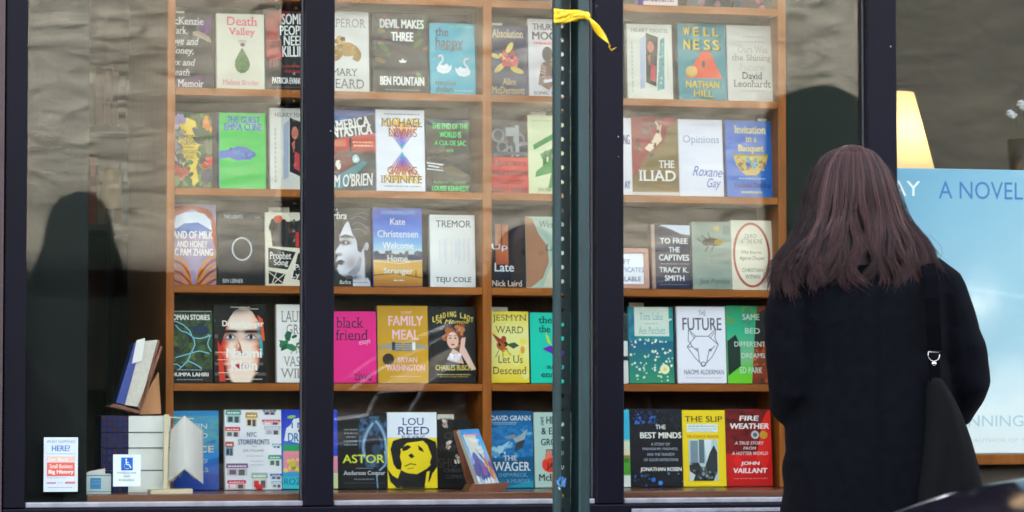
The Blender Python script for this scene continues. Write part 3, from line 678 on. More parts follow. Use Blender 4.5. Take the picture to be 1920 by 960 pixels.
def d(a):
    a.noise_field(1224,423,1298,541,[(22,34,54),(34,50,76),(26,36,54)],3); a.poly((196,208,220),(1240,424),(1297,424),(1297,442),(1280,440),(1262,432)); a.rect(1224,423,1230,541,(170,140,126))
    for t,x0,x1,y0,y1 in [('TO FREE',1240,1292,448,458),('THE',1256,1277,464,474),('CAPTIVES',1237,1294,478,489),('TRACY K.',1237,1292,501,511),('SMITH',1247,1284,516,526)]: a.text(t,x0,x1,y0,y1,(220,226,230),1.5)
    a.micro(1240,1294,495,1.5,(150,160,176)); a.micro(1238,1294,533,1.5,(110,120,140))
book((1224,423,1298,541),SZ[3],'navy blue book with white block capitals beside the framed notice',(26,38,58),d,(150,120,110))
def d(a):
    a.noise_field(1300,418,1373,541,[(126,144,132),(146,160,146)],2)
    a.ell(1339,455,17,7,(90,70,40),5); a.ell(1350,455,9,5,(160,140,50)); a.ell(1326,456,8,6,(40,36,34)); 
    for p in ((1326,450,1318,442),(1334,449,1330,438),(1330,462,1324,472),(1340,462,1336,470),(1318,455,1310,450)): a.line((50,44,40),1.6,(p[0],p[1]),(p[2],p[3]))
    a.ell(1346,430,6,5,(190,170,110)); a.rect(1358,424,1371,442,(116,134,122))
    a.text('Come to',1332,1364,472,482,(110,122,112),.1,0,.3); a.text('Fortune',1332,1368,486,495,(110,122,112),.1,0,.3); a.text('Jane Prentice',1311,1368,522,534,(84,98,88),.1,0,.3)
book((1300,418,1373,541),SZ[3],'grey green book with a brown winged insect',(138,154,142),d)
def d(a):
    a.arc(1411,478,33,57,4.2,(176,78,62),0,360,36); a.arc(1412,479,34.5,57,1.5,(196,110,92),20,300,30)
    k=(92,96,92)
    for t,x0,x1,y0,y1,i in [('ZERO',1398,1421,440,447,.1),('AT THE BONE',1391,1432,449,457,.1),('Fifty Entries',1392,1430,470,477,.2),('Against Despair',1388,1436,480,489,.2),('CHRISTIAN',1392,1432,502,509,.1),('WIMAN',1398,1426,513,521,.1)]: a.text(t,x0,x1,y0,y1,k,.3,0,i)
book((1374,415,1450,541),SZ[3],'cream book with a hand drawn red oval around its text',(226,222,200),d,(200,196,176))
# ---- row 4
def d(a):
    a.noise_field(318,583,399,718,[(20,34,30),(60,84,44),(34,52,44),(90,106,52)],5,30,44)
    a.blobs(26,322,612,398,700,3,7,[(70,96,44),(104,118,56),(44,70,44),(26,44,44)])
    c=(150,220,236)
    for q in ([(330,612),(340,622),(352,626),(362,634)],[(352,678),(366,684),(378,692)],[(358,664),(374,660),(392,664)],[(396,630),(390,646),(396,660)],[(340,690),(330,684),(322,688)],[(345,612),(356,622),(362,634),(378,636),(396,630)],[(362,634),(366,648),(358,664),(352,678),(340,690),(330,700)],[(385,612),(388,624),(394,634)],[(358,664),(344,668),(330,672)],[(346,612),(334,606),(326,604)]): a.curve((50,120,140),2.6,q); a.curve(c,1.2,q)
    a.poly((24,52,76),(360,614),(388,612),(392,628),(366,630)); a.rect(318,583,399,588,(18,28,26)); a.rect(318,694,399,718,(20,32,32)); a.line((160,190,180),1,(320,586),(398,586))
    a.text('ROMAN STORIES',319,394,592,602,W_,1.4); a.text('JHUMPA LAHIRI',319,391,700,709,W_,1.6); a.micro(332,380,695,1.5,(150,170,170)); a.micro(332,380,713,1.5,(130,160,170))
book((318,583,399,718),SZ[4],'dark green and cyan river pattern book with white capitals',(24,36,34),d)
def face(a,cx,cy,rx,ry,skin,eye=(40,36,36),lip=(150,70,66),sh=(150,96,76)):
    a.ell(cx,cy,rx,ry,skin); a.poly(sh,(cx+rx*.55,cy-ry*.5),(cx+rx*.95,cy-ry*.2),(cx+rx*.8,cy+ry*.5),(cx+rx*.3,cy+ry*.9))
    for s in (-1,1):
        a.ell(cx+s*rx*.45,cy-ry*.12,rx*.2,ry*.07,(226,220,214)); a.ell(cx+s*rx*.45,cy-ry*.12,rx*.1,ry*.07,eye); a.line(eye,ry*.06,(cx+s*rx*.2,cy-ry*.26),(cx+s*rx*.7,cy-ry*.28))
    a.line(sh,rx*.1,(cx-rx*.08,cy-ry*.1),(cx-rx*.14,cy+ry*.22),(cx+rx*.1,cy+ry*.25)); a.ell(cx,cy+ry*.5,rx*.32,ry*.09,lip)
def d(a):
    def fn(u,v):
        band=int(v*23); u=u+.008*math.sin(band*2.7)*(1 if band%3 else 1.8)
        x=(u-.52)/.45; y=(v-.50)/.66
        r=math.hypot(x*(1+.25*max(0,y)),y); face_=1-sm(r,.82,.98)
        c=mixc((250,226,208),(236,132,88),sm(abs(x+.05),.40,.95))
        c=mixc(c,(204,44,26),sm(-x,.42,.90)); c=mixc(c,(90,40,44),sm(x,.60,1.0)); c=mixc(c,(70,190,200),.8*gs(u,v,.86,.34,.035,.16))
        bg=mixc((18,14,20),(190,44,24),1.0*gs(u,v,.13,.52,.06,.36)); bg=mixc(bg,(214,66,30),.95*gs(u,v,.90,.22,.06,.22)); bg=mixc(bg,(30,110,130),.6*gs(u,v,.95,.55,.04,.2)); c=mixc(bg,c,face_)
        for e in (.31,.71):
            c=mixc(c,(110,66,60),.8*gs(u,v,e,.415,.15,.055)); c=mixc(c,(34,20,24),1.5*gs(u,v,e,.345,.14,.018)); c=mixc(c,(196,204,214),.7*gs(u,v,e,.418,.09,.016)); c=mixc(c,(14,20,34),1.6*gs(u,v,e,.415,.040,.024))
        c=mixc(c,(196,110,84),.6*gs(u,v,.44,.56,.04,.10)); c=mixc(c,(140,64,54),.8*gs(u,v,.51,.645,.08,.014)); c=mixc(c,(190,56,62),1.3*gs(u,v,.51,.79,.15,.024)); c=mixc(c,(110,24,32),1.2*gs(u,v,.51,.79,.14,.007))
        hair=max(sm(.30-u-.5*max(0,.28-v),.03,.16)*sm(.42-v,-.05,.25), gs(u,v,.30,.0,.45,.10)); c=mixc(c,(26,18,22),hair)
        if band in (4,9,14,17,20): c=mixc(c,(240,220,200),.35)
        return c
    a.field(403,573,500,718,fn,56,84)
    for e,s in ((433,-1),(472,1)):
        a.poly((30,20,24),(e-13,627),(e-4,621),(e+8,621),(e+14,625),(e+8,625),(e-4,625)); a.poly((206,212,220),(e-9,634),(e-3,630),(e+4,630),(e+9,634),(e+3,637),(e-3,637)); a.ell(e,633.4,3.6,3.8,(24,44,66)); a.ell(e,633.4,1.6,1.8,(6,8,12)); a.line((30,20,26),1.5,(e-10,634),(e-3,629.6),(e+4,629.6),(e+10,634))
    a.poly((176,90,66),(446,636),(450,650),(446,661),(451,663),(455,660),(452,648)); a.poly((60,30,30),(447,662),(451,664),(457,664),(461,662),(456,661),(451,661))
    a.poly((196,50,60),(438,687),(447,683.5),(453,685),(459,683.5),(468,687),(459,692),(453,693),(447,692)); a.line((96,20,30),1.3,(438,687),(453,688),(468,687))
    a.poly((22,16,22),(403,573),(458,573),(440,586),(428,604),(422,628),(415,650),(409,648),(410,610),(403,600)); a.poly((20,16,22),(452,573),(500,573),(500,700),(494,690),(495,640),(488,606),(474,586)); a.poly((206,56,26),(409,640),(415,652),(420,690),(424,716),(412,716)); a.poly((226,90,40),(484,592),(494,600),(498,640),(493,640),(490,612)); a.poly((50,170,190),(488,628),(493,640),(494,668),(490,660))
    for y,x0,x1 in ((578,434,470),(581,450,486),(662,405,430),(676,408,440),(700,410,484),(712,424,492)): a.line((236,214,190),1.1,(x0,y),(x1,y))
    a.text('Doppelganger',418,496,603,617,W_,1.2); a.text('Naomi',425,492,654,672,W_,2); a.text('Klein',434,483,677,696,W_,2)
book((403,573,500,718),SZ[4],'close up woman face book with glitch lines and white bold author name',(26,20,22),d)
def d(a):
    g=(128,128,126)
    for t,x0,x1,y0,y1 in [('LAUREN',528,594,585,606),('GROFF',538,592,610,628),('THE',552,580,650,664),('VASTER',532,594,670,688),('WILDS',526,594,692,710)]: a.text(t,x0,x1,y0,y1,g,0,1)
    a.blobs(22,532,630,590,662,2.5,6,[(46,122,84),(70,150,100),(34,96,66)],1.8); a.line((90,110,80),1.4,(546,664),(566,636),(576,622))
book((520,573,600,718),SZ[4],'white book with spaced grey letters and green leaves cut by window post',(226,226,222),d)
def d(a):
    k=(70,20,70)
    a.text('black',631,684,597,617,k,.4,1); a.text('friend',630,691,620,640,k,.4,1); a.text('essays',674,696,640,650,(240,170,206),0,0,.4,-10); a.text('ziwe',664,697,698,715,k,.2,1)
book((612,586,706,719),SZ[4],'hot pink book with dark purple lower case title',(226,20,130),d)
def d(a):
    p=(232,186,192)
    a.text('a novel',754,774,583,590,p,.2,0,.3); a.text('FAMILY',730,795,594,612,p,1.4); a.text('MEAL',737,787,620,638,p,1.4)
    for s,x in ((1,712),(-1,802)):
        a.poly((150,146,138),(x,650),(x+s*20,646),(x+s*26,642),(x+s*44,645),(x+s*44,660),(x+s*26,660),(x+s*20,655),(x,656))
        for k in range(4): a.line((70,66,58),1.1,(x+s*26,645+k*4.2),(x+s*44,646+k*4))
    a.rect(736,643,742,658,(50,50,46)); a.rect(774,643,780,658,(226,226,220)); a.ell(729,675,11,11,(58,46,28)); a.text('BRYAN',746,783,671,681,p,1.2); a.text('WASHINGTON',725,797,685,697,p,1.2); a.micro(732,790,707,1.6,(226,190,120))
book((710,575,804,719),SZ[4],'mustard book with pink title and two facing forks',(196,150,34),d,(140,110,80))
def d(a):
    a.noise_field(806,577,893,719,[(14,16,18),(30,30,30)],3)
    y=(226,206,96)
    for i,ch in enumerate('LEADING LADY'):
        t=i/11; 
        if ch!=' ': a.text(ch,(813 if ch!='I' else 815)+t*71,(818.5 if ch!='I' else 816.6)+t*71,602-10*math.sin(math.pi*t)-6,602-10*math.sin(math.pi*t)+4,y,1.2)
    a.text('A Memoir',820,884,601,609,y,.2,0,.3)
    a.blobs(34,832,612,868,652,4,7,[(140,70,36),(170,96,50),(110,54,30),(190,120,70)]); a.ell(850,640,11,15,(226,186,166)); 
    for s in (-1,1): a.ell(850+s*5,636,2.2,1.3,(50,36,36)); a.line((100,54,34),1.2,(850+s*2.5,632),(850+s*8,631))
    a.ell(850,648,3.6,1.6,(186,50,56)); a.poly((226,190,176),(866,636),(874,634),(872,652),(882,672),(894,694),(884,696),(868,670),(862,662)); a.poly((206,170,158),(838,676),(850,656),(864,664),(870,684),(850,680)); a.blobs(10,842,664,862,676,2,4,[(200,206,220),(230,230,240)])
    a.text('CHARLES BUSCH',817,884,686,696,(206,190,90),1.4); a.micro(820,882,704,1.6,(190,176,90)); a.micro(824,878,708,1.6,(150,140,80))
book((806,577,893,719),SZ[4],'black book with a curly haired woman and arched yellow title',(18,18,20),d)
def d(a):
    a.grad(922,586,993,720,[(0,(226,212,70)),(.3,(228,226,150)),(.6,(228,226,140)),(1,(230,206,40))]); a.blobs(14,925,590,990,716,4,9,[(230,220,96),(226,226,150)])
    k=(92,78,36)
    a.text('JESMYN',926,990,592,607,k,.2,1); a.text('WARD',930,983,614,627,k,.2,1)
    a.poly((150,60,40),(923,626),(944,640),(950,652),(938,650)); a.poly((70,90,60),(950,648),(966,644),(975,650),(964,656)); a.ell(941,652,10,7,(176,96,46),40); a.ell(946,638,5,6,(160,70,40)); a.blobs(10,930,644,952,664,1.5,3,[(60,46,30),(206,130,60)]); a.ell(981,658,4,7,(220,160,60))
    for p in ((936,660,930,672),(944,664,944,674),(950,656,958,668)): a.line((60,46,34),1.2,(p[0],p[1]),(p[2],p[3]))
    a.text('Let Us',934,981,669,683,k,.2,1); a.text('Descend',925,988,690,704,k,.2,1)
book((922,586,993,720),SZ[4],'yellow book with a bee and brown serif lettering',(228,214,80),d)
def d(a):
    k=(16,70,66)
    a.text('the vast',1012,1074,595,608,k,1,1); a.text('the water',1012,1078,612,625,k,1,1); a.text('and',1025,1056,684,693,k,1,1); a.text('enriched',1015,1076,698,709,k,1,1)
    a.poly((96,40,170),(1018,656),(1032,650),(1058,652),(1060,668),(1038,666)); a.poly((190,214,60),(1024,624),(1030,634),(1036,650),(1028,644)); a.poly((40,80,180),(1040,650),(1060,640),(1066,652))
book((996,588,1080,720),SZ[4],'turquoise green book with a purple and yellow flower',(20,200,172),d,(20,60,60))
book((1095,590,1178,718),SZ[4],'dark topped white book mostly hidden by the window post',(206,210,206),lambda a:(a.rect(1095,590,1178,640,(40,58,50)),a.blobs(10,1100,600,1176,640,3,8,[(60,84,70),(30,44,40)]),a.rect(1095,668,1178,676,(60,60,60))))
def d(a):
    a.noise_field(1181,577,1265,718,[(26,96,124),(40,130,150),(40,140,130),(30,80,110)],3)
    a.field(1181,640,1265,718,lambda u,v:(24+20*v,96+50*v,132-30*v),4,8)
    a.blobs(70,1184,636,1262,714,1.2,2.8,[(214,230,226),(180,214,206),(226,232,190)]); a.blobs(14,1182,580,1264,632,1.5,3,[(40,110,170),(214,226,226)]); a.ell(1247,692,9,9,(226,232,190)); a.ell(1247,692,3.5,3.5,(230,210,100))
    a.rect(1192,577,1257,631,(206,220,206)); a.text('Tom Lake',1202,1246,588,601,(120,170,180),.2,1); a.micro(1212,1236,608,1.4,(150,180,180)); a.text('Ann Patchett',1199,1250,614,627,(120,170,180),.2,1)
book((1181,577,1265,718),SZ[4],'blue green book dotted with daisies under a pale label',(30,110,130),d)
def d(a):
    k=(110,110,124)
    a.text('THE',1312,1326,584,594,k,.3); a.text('FUTURE',1282,1355,598,621,(86,86,100),.6)
    L=(84,88,108)
    pts=[(1293,620),(1292,640),(1300,652),(1290,652),(1304,672),(1316,684),(1319,688),(1323,684),(1336,670),(1348,648),(1342,636),(1344,618),(1330,632),(1306,632),(1293,620)]
    a.line(L,1.4,*pts); a.line(L,1.4,(1290,652),(1306,632)); a.line(L,1.4,(1348,648),(1330,632)); a.line(L,1.4,(1300,652),(1310,660),(1312,680)); a.line(L,1.4,(1342,650),(1330,660),(1325,682)); a.line(L,1.2,(1304,655),(1310,655),(1309,660),(1304,655)); a.line(L,1.2,(1330,657),(1336,655),(1334,660),(1330,657)); a.arc(1319,684,4.5,4,1.4,L); a.line(L,1.2,(1296,626),(1304,636)); a.line(L,1.2,(1341,625),(1334,635))
    a.text('NAOMI ALDERMAN',1283,1357,694,703,k,.5); a.micro(1286,1352,709,1.4,(180,180,190))
book((1272,577,1362,719),SZ[4],'white book with a line drawn fox head',(224,226,236),d,(190,192,206))
def d(a):
    a.grad(1365,575,1440,718,[(0,(30,150,96)),(.35,(50,170,130)),(.7,(120,180,130)),(.8,(90,190,50)),(1,(110,200,40))]); a.blobs(8,1366,580,1420,606,4,10,[(60,140,110),(90,150,80)],2); a.poly((30,52,44),(1366,640),(1382,628),(1390,648),(1390,686),(1366,704)); a.poly((120,60,36),(1410,718),(1424,575),(1440,575),(1440,718)); a.blobs(20,1414,640,1440,716,2,6,[(150,50,36),(96,40,30),(190,90,50)]); a.poly((40,40,36),(1422,590),(1440,580),(1440,640),(1416,650))
    for t,x0,x1,y0,y1 in [('SAME',1396,1428,590,601),('BED',1400,1428,616,626),('DIFFERENT',1379,1438,641,650),('DREAMS',1392,1436,662,671),('ED PARK',1388,1430,688,699)]: a.text(t,x0,x1,y0,y1,(190,214,196),.5)
book((1365,575,1440,718),SZ[4],'green landscape book with orange edge half hidden by the woman',(60,150,100),d)
# ---- row 5, standing on the deck
Y5=.425
def d(a):
    a.grad(318,772,411,925,[(0,(40,130,190)),(.3,(60,150,170)),(.45,(50,130,180)),(.7,(30,100,190)),(1,(20,70,160))]); a.noise_field(318,782,411,850,[(40,120,180),(90,160,160),(60,140,190),(120,150,140)],2.5,aniso=2); a.poly((24,72,170),(318,900),(350,890),(411,896),(411,925),(318,925)); a.poly((40,140,210),(318,870),(411,850),(411,862),(318,884))
    for t,x0,x1,y0,y1,b in [('MARTIN',324,389,797,807,0),('FORD',346,390,815,825,0),('PLACE',330,402,840,853,1.6),('OF',381,390,866,874,0),('TELLS',352,391,882,891,0)]: a.text(t,x0,x1,y0,y1,(190,206,206) if b==0 else (210,200,190),b)
book((318,772,411,925),DECK,'sea blue book on the deck behind the open display book',(36,110,180),d,Y=Y5)
def d(a):
    a.rect(423,770,529,923,(226,230,236))
    def shop(x,y,w,h,c1,c2,c3):
        a.rect(x,y,x+w,y+h,c2); a.poly(c1,(x-1,y-1),(x+w+1,y-1),(x+w+2,y+h*.35),(x-2,y+h*.35)); a.rect(x+w*.12,y+h*.5,x+w*.45,y+h*.92,c3); a.rect(x+w*.58,y+h*.5,x+w*.88,y+h,(90,90,96)); a.micro(x+2,x+w-2,y+h*.2,h*.1,(240,240,236))
    r=(206,56,76); 
    for s in [(426,771,26,24,(90,150,140),(150,190,190),(60,80,90)),(463,776,20,26,(196,150,60),(226,200,150),(70,70,80)),(496,770,22,10,(90,100,110),(170,170,176),(60,60,70)),(494,790,32,9,(210,70,90),(226,180,180),(226,226,226)),(498,802,28,16,(190,190,206),(206,206,214),(170,180,190)),(424,804,26,18,r,(214,200,190),(80,110,120)),(424,832,14,26,(190,100,80),(110,150,170),(50,70,90)),(512,836,15,8,(120,180,200),(190,214,220),(120,140,150)),(505,858,22,20,(80,160,130),(200,220,206),(70,110,100)),(426,874,38,22,(120,80,130),(190,186,196),(110,90,110)),(428,906,32,15,r,(226,170,176),(226,226,226)),(473,892,28,28,(150,180,160),(206,206,196),(206,60,60)),(508,894,20,10,(60,100,180),(180,200,220),(90,110,140)),(510,908,18,12,(160,190,210),(214,220,224),(120,130,140))]: shop(*s)
    a.ell(486,918,8,5,(206,50,50))
    k=(60,84,120)
    a.text('NYC',464,482,813,822,k,.6); a.text('STOREFRONTS',447,506,827,837,k,.6); a.micro(474,482,841,1,k); a.text('JOEL HOLLAND',456,495,846,852,(96,110,140),.2); a.micro(462,494,859,1.6,(170,176,190)); a.micro(470,494,869,1.6,(180,186,200)); a.micro(470,494,876,1.6,(180,186,200))
book((423,770,529,923),DECK,'white book scattered with small drawings of colourful shop fronts',(226,230,236),d,Y=Y5)
def d(a):
    a.grad(530,770,634,923,[(0,(30,60,180)),(.25,(60,80,200)),(.5,(70,120,210)),(1,(60,170,200))]); a.poly((222,230,236),(534,830),(538,806),(546,800),(552,788),(564,786),(590,784),(620,800),(622,836),(590,838),(560,834)); a.rect(532,838,634,850,(40,160,90)); a.rect(532,850,634,890,(226,140,160)); a.rect(530,900,634,923,(60,190,200)); a.blobs(14,536,862,560,888,3,6,[(206,190,60),(226,206,90),(130,160,70)]); a.ell(548,784,8,3,(140,190,60),-10)
    a.text('I MUST',548,610,795,806,(50,90,140),1); a.text('BE',560,600,808,814,(50,90,140),1); a.text('DREAMING',541,618,815,832,(40,120,170),1.2); a.text('ROZ CHAST',533,620,902,915,(30,120,160),1.4); a.rect(626,770,634,860,(50,70,200)); a.rect(626,892,634,923,(206,206,150))
book((530,770,634,923),DECK,'blue, pink and green cartoon book cut by the left window post',(40,80,190),d,Y=Y5)
def d(a):
    a.rect(633,776,727,921,(18,22,28)); a.noise_field(674,786,727,880,[(18,22,28),(20,30,44),(70,110,150),(24,32,44)],3.4)
    for q,wd in ([(684,860),(682,836),(690,812),(700,796)],7),([(726,868),(724,830),(716,806),(706,792)],7),([(712,886),(724,872),(722,850)],4),([(708,920),(706,890)],3): a.curve((90,130,170),wd,q); a.curve((150,186,214),wd*.4,q)
    a.ell(702,836,11,18,(20,26,34)); a.ell(706,846,8,10,(50,72,92)); a.rect(693,782,712,788,(60,96,120))
    for k,(y,x0,x1) in enumerate(((808,646,672),(815,646,672),(822,650,668),(830,645,672),(837,646,670))): a.micro(x0,x1,y,2.6,(120,130,140))
    a.text('ASTOR',643,721,856,872,(214,226,60),.8); a.line((140,150,160),1,(668,882),(700,882)); a.text('Anderson Cooper',644,722,887,897,(200,208,216),.8,1); a.micro(664,702,903,2.4,(110,120,130)); a.micro(645,718,910,1.4,(70,80,90))
book((633,776,727,921),DECK,'black book with smoky blue image and yellow green capitals',(18,22,28),d,Y=Y5)
def d(a):
    a.rect(727,775,820,824,(222,232,246)); a.rect(727,824,820,921,(236,214,10)); k=(20,18,16)
    a.text('LOU',755,797,786,800,(30,52,110),.4,1); a.text('REED',746,806,803,818,(30,52,110),.4,1); a.text('THE KING',753,798,820,830,(30,52,110),.4,1); a.rect(727,824,820,834,(236,214,10))
    a.poly(k,(733,846),(738,830),(756,824),(800,824),(818,832),(820,846),(820,880),(812,892),(810,880),(806,872),(810,860),(802,838),(794,830),(764,834),(752,846),(750,860),(754,874),(752,886),(744,884),(738,874)); 
    a.poly(k,(754,842),(766,838),(772,842),(764,848),(756,850)); a.poly(k,(784,838),(792,844),(796,852),(786,848)); a.poly(k,(766,858),(772,854),(778,860),(772,864)); a.line(k,2,(760,879),(770,874),(780,876)); a.line(k,1.2,(764,884),(776,882))
    a.poly(k,(752,886),(764,892),(782,894),(800,884),(810,874),(814,884),(806,906),(796,921),(754,921),(744,908)); a.poly(k,(727,884),(736,896),(748,904),(752,921),(744,921),(732,908)); a.poly((236,214,10),(800,890),(806,888),(802,914),(796,918)); a.line(k,1.6,(752,850),(748,866),(752,870))
book((727,775,820,921),DECK,'white topped yellow book with a stark black high contrast face',(236,214,10),d,Y=Y5)
def d(a):
    a.rect(820,788,885,919,(20,20,22)); 
    for x,y in ((838,795),(845,835),(860,864)): a.blobs(6,x-5,y-6,x+6,y+7,2.5,5,[(190,176,160),(220,206,196),(150,130,120)])
    for t,x0,x1,y0,y1 in [('ON',834,872,812,826),('WOMEN',822,882,836,850),('SHOW',822,882,862,880)]: a.text(t,x0,x1,y0,y1,(66,58,46),.2,1)
    a.text('CHRISTIN',833,882,882,889,(80,80,84),.2,1); a.text('COMMON',836,880,894,901,(80,80,84),.2,1)
book((820,788,885,919),DECK,'black book with three small pale hand shapes behind the tilted blue book',(20,20,22),d,Y=Y5)
def d(a):
    a.grad(922,772,1001,918,[(0,(30,84,130)),(.3,(40,120,180)),(.55,(24,90,140)),(.8,(20,96,140)),(1,(30,120,160))]); a.noise_field(922,800,1001,862,[(20,70,120),(50,130,190),(30,100,160),(120,180,214)],3)
    a.poly((150,170,176),(963,824),(978,818),(992,806),(984,830),(974,840)); a.poly((120,140,146),(946,822),(966,816),(974,822),(958,826)); a.poly((60,70,76),(970,832),(986,826),(982,842),(966,850)); a.poly((150,196,220),(922,850),(938,842),(958,828),(950,842),(930,862)); a.blobs(10,924,836,950,864,2,5,[(160,206,226),(90,160,206)],1.6); a.poly((24,90,130),(922,866),(1001,858),(1001,880),(922,884)); a.poly((40,150,180),(960,914),(1001,904),(1001,918),(950,918))
    a.text('DAVID GRANN',923,998,781,790,(206,220,226),.6,1); a.line((150,180,196),1,(924,794),(972,794)); a.micro(928,970,797,1.4,(140,170,190)); a.text('THE',945,970,857,866,(206,220,226),.5,1); a.text('WAGER',925,996,869,886,(214,226,230),.7,1); a.text('SHIPWRECK,',935,990,890,898,(120,170,196),.2,1); a.text('& MURDER',950,996,902,909,(120,170,196),.2,1)
book((922,772,1001,918),DECK,'stormy blue sea book with a sailing ship',(30,96,150),d,Y=Y5)
def d(a):
    k=(56,66,76)
    a.text('THE',1016,1022,784,800,k,.5); a.text('HEAVEN',1027,1076,783,797,k,1.4); a.text('& EARTH',1017,1076,804,817,k,1.4); a.text('GROCERY',1016,1078,825,838,k,1.4); a.text('STORE',1025,1072,845,858,k,1.4); a.ell(1032,874,15,15,(222,66,46)); a.poly((214,120,100),(1024,852),(1034,846),(1036,860),(1022,866)); a.text('JAMES',1025,1068,870,885,(70,30,40),1.4); a.text('McBRIDE',1011,1074,892,905,k,1.4); a.rect(1035,892,1045,917,(230,130,80))
book((1004,775,1082,917),DECK,'pale mint book with dark lettering and a red disc beside the signpost',(176,206,196),d,Y=Y5)
def d(a):
    a.grad(1095,770,1182,915,[(0,(50,180,214)),(.38,(60,180,214)),(.42,(214,222,190)),(.58,(222,214,180)),(.6,(150,110,60)),(.64,(90,160,50)),(.84,(70,150,40)),(.86,(214,222,216)),(1,(226,226,220))]); a.blobs(14,1096,862,1181,890,3,6,[(60,120,40),(120,190,70),(150,140,60)]); a.text('N Y',1101,1118,800,816,(20,90,130),1.5)
book((1095,770,1182,915),DECK,'sky blue and grass green book behind the window post',(60,180,214),d,Y=Y5)
def d(a):
    a.noise_field(1182,768,1281,913,[(12,14,22),(22,26,40),(16,20,28)],4)
    a.blobs(46,1190,772,1236,796,1,3,[(40,84,160),(60,110,190),(30,56,120)]); a.blobs(26,1240,772,1280,800,.8,2,[(30,50,90),(60,60,60)]); a.blobs(24,1190,888,1280,912,1,2.6,[(40,84,150),(70,130,190),(20,40,80)]); a.ell(1225,900,4,4,(40,110,200)); a.ell(1238,906,4,4,(60,140,220))
    for q in ([(1196,880),(1214,912)],[(1190,830),(1204,800),(1220,776)],[(1262,780),(1276,820)]): a.line((50,56,64),1,*q)
    a.text('THE',1231,1250,798,806,W_,.8); a.text('BEST MINDS',1202,1279,812,823,W_,1.8)
    for y,x0,x1,t in ((834,1222,1257,'A STORY OF'),(843,1206,1272,'FRIENDSHIP, MADNESS,'),(853,1214,1266,'AND THE TRAGEDY'),(863,1208,1272,'OF GOOD INTENTIONS')): a.text(t,x0,x1,y-2.5,y+2.5,(170,176,190),.6)
    a.text('JONATHAN ROSEN',1201,1278,877,886,W_,1.4)
book((1182,768,1281,913),DECK,'midnight blue book with blue specks and white capitals, left of the bright yellow book',(16,20,28),d,Y=Y5)
def d(a):
    k=(60,52,20)
    a.text('THE SLIP',1287,1357,782,793,k,1.2); a.rect(1290,797,1348,812,(214,226,220)); a.micro(1293,1345,801,2,(150,170,190)); a.micro(1293,1345,806,2,(170,186,200)); a.micro(1300,1340,810,1.4,(170,186,200)); a.text('PRUDENCE PEIFFER',1291,1350,818,823,(190,110,20),.8)
    a.rect(1293,826,1347,903,(176,200,206)); a.rect(1296,828,1310,880,(120,140,150)); a.rect(1312,826,1322,870,(90,110,120)); a.poly((214,226,230),(1322,826),(1336,826),(1334,860),(1326,866)); a.poly((50,56,58),(1293,874),(1310,868),(1320,884),(1332,850),(1340,836),(1346,850),(1346,884),(1338,903),(1296,903)); a.blobs(30,1298,866,1344,900,1.5,3.6,[(30,34,36),(80,86,88),(130,140,140),(50,56,58)]); a.poly((206,214,214),(1293,884),(1304,892),(1300,903),(1293,903))
    a.text('Peiffer',1294,1310,868,873,(40,44,48),.2,0,.3)
book((1282,771,1362,913),DECK,'bright yellow book with a grey city photograph and a white sticker',(236,208,20),d,Y=Y5)
def d(a):
    a.grad(1364,769,1450,910,[(0,(110,16,24)),(.35,(130,18,26)),(.6,(206,28,30)),(1,(190,20,26))]); a.noise_field(1364,769,1434,850,[(90,14,22),(130,20,28),(60,14,22)],3); a.poly((222,40,34),(1434,790),(1442,774),(1449,770),(1449,850),(1436,880),(1420,860)); a.poly((226,36,34),(1374,860),(1386,852),(1400,880),(1390,890))
    w=(236,226,222)
    a.text('FIRE',1390,1427,781,790,w,2.6,0,.1); a.text('WEATHER',1372,1446,795,805,w,2.6,0,.1); a.ell(1419,816,7.5,7.5,(190,190,190)); a.ell(1419,816,4,4,(90,96,110)); a.ell(1435,816,7.5,7.5,(196,150,50))
    for t,x0,x1,y0,y1 in [('A TRUE STORY',1380,1435,828,834),('FROM',1396,1420,838,843),('A HOTTER WORLD',1374,1442,847,853),]: a.text(t,x0,x1,y0,y1,(226,200,196),1,0,.2)
    a.text('JOHN',1390,1426,865,873,w,2.4,0,.1); a.text('VAILLANT',1376,1440,877,886,w,2.4,0,.1); a.micro(1376,1440,896,1.4,(226,120,110))
book((1364,769,1450,910),DECK,'deep red book with slanted white capitals and two round seals',(150,20,28),d,Y=Y5)

# slips of card behind books
for px0,py0,px1,zf,lab in [(331,21,347,SZ[1],'pale slip of card above the dark grey book with the purple flowers'),(922,44,944,SZ[1],'slip of card above the slate blue flower book'),(998,211,1026,SZ[2],'slip of card above the pale yellow green book'),(505,389,544,SZ[3],'wide slip of card above the black and cream woodcut book'),(922,576,954,SZ[4],'slip of card above the yellow bee book'),(1182,568,1210,SZ[4],'slip of card above the daisy dotted book'),(1424,223,1446,SZ[2],'slip of card above the blue bowl book'),(822,777,853,DECK,'slip of card above the black book with pale hands')]:
    card(px0,py0,px1,zf,lab,Y=.50)

# ------------------------------------------------------------------ small things in the window
def flat(name,m,px,Y,drawfn,thick=.0012,col=(215,218,222),parent=None,seed=3):
    """thin printed sheet facing the street; px=(x0,y0,x1,y1) of the photo, on the real plane y=Y"""
    x0,y0,x1,y1=px; A=at(x0,(y0+y1)/2,Y); B=at(x1,(y0+y1)/2,Y); zb=az((x0+x1)/2,y1,Y); H=az((x0+x1)/2,y0,Y)-zb
    a=Art(px,B.x-A.x,H,seed=seed); a.box(0,B.x-A.x,0,thick,0,H,col); drawfn(a)
    o=a.build(name,m,parent); o.location=(A.x,Y,zb); return o
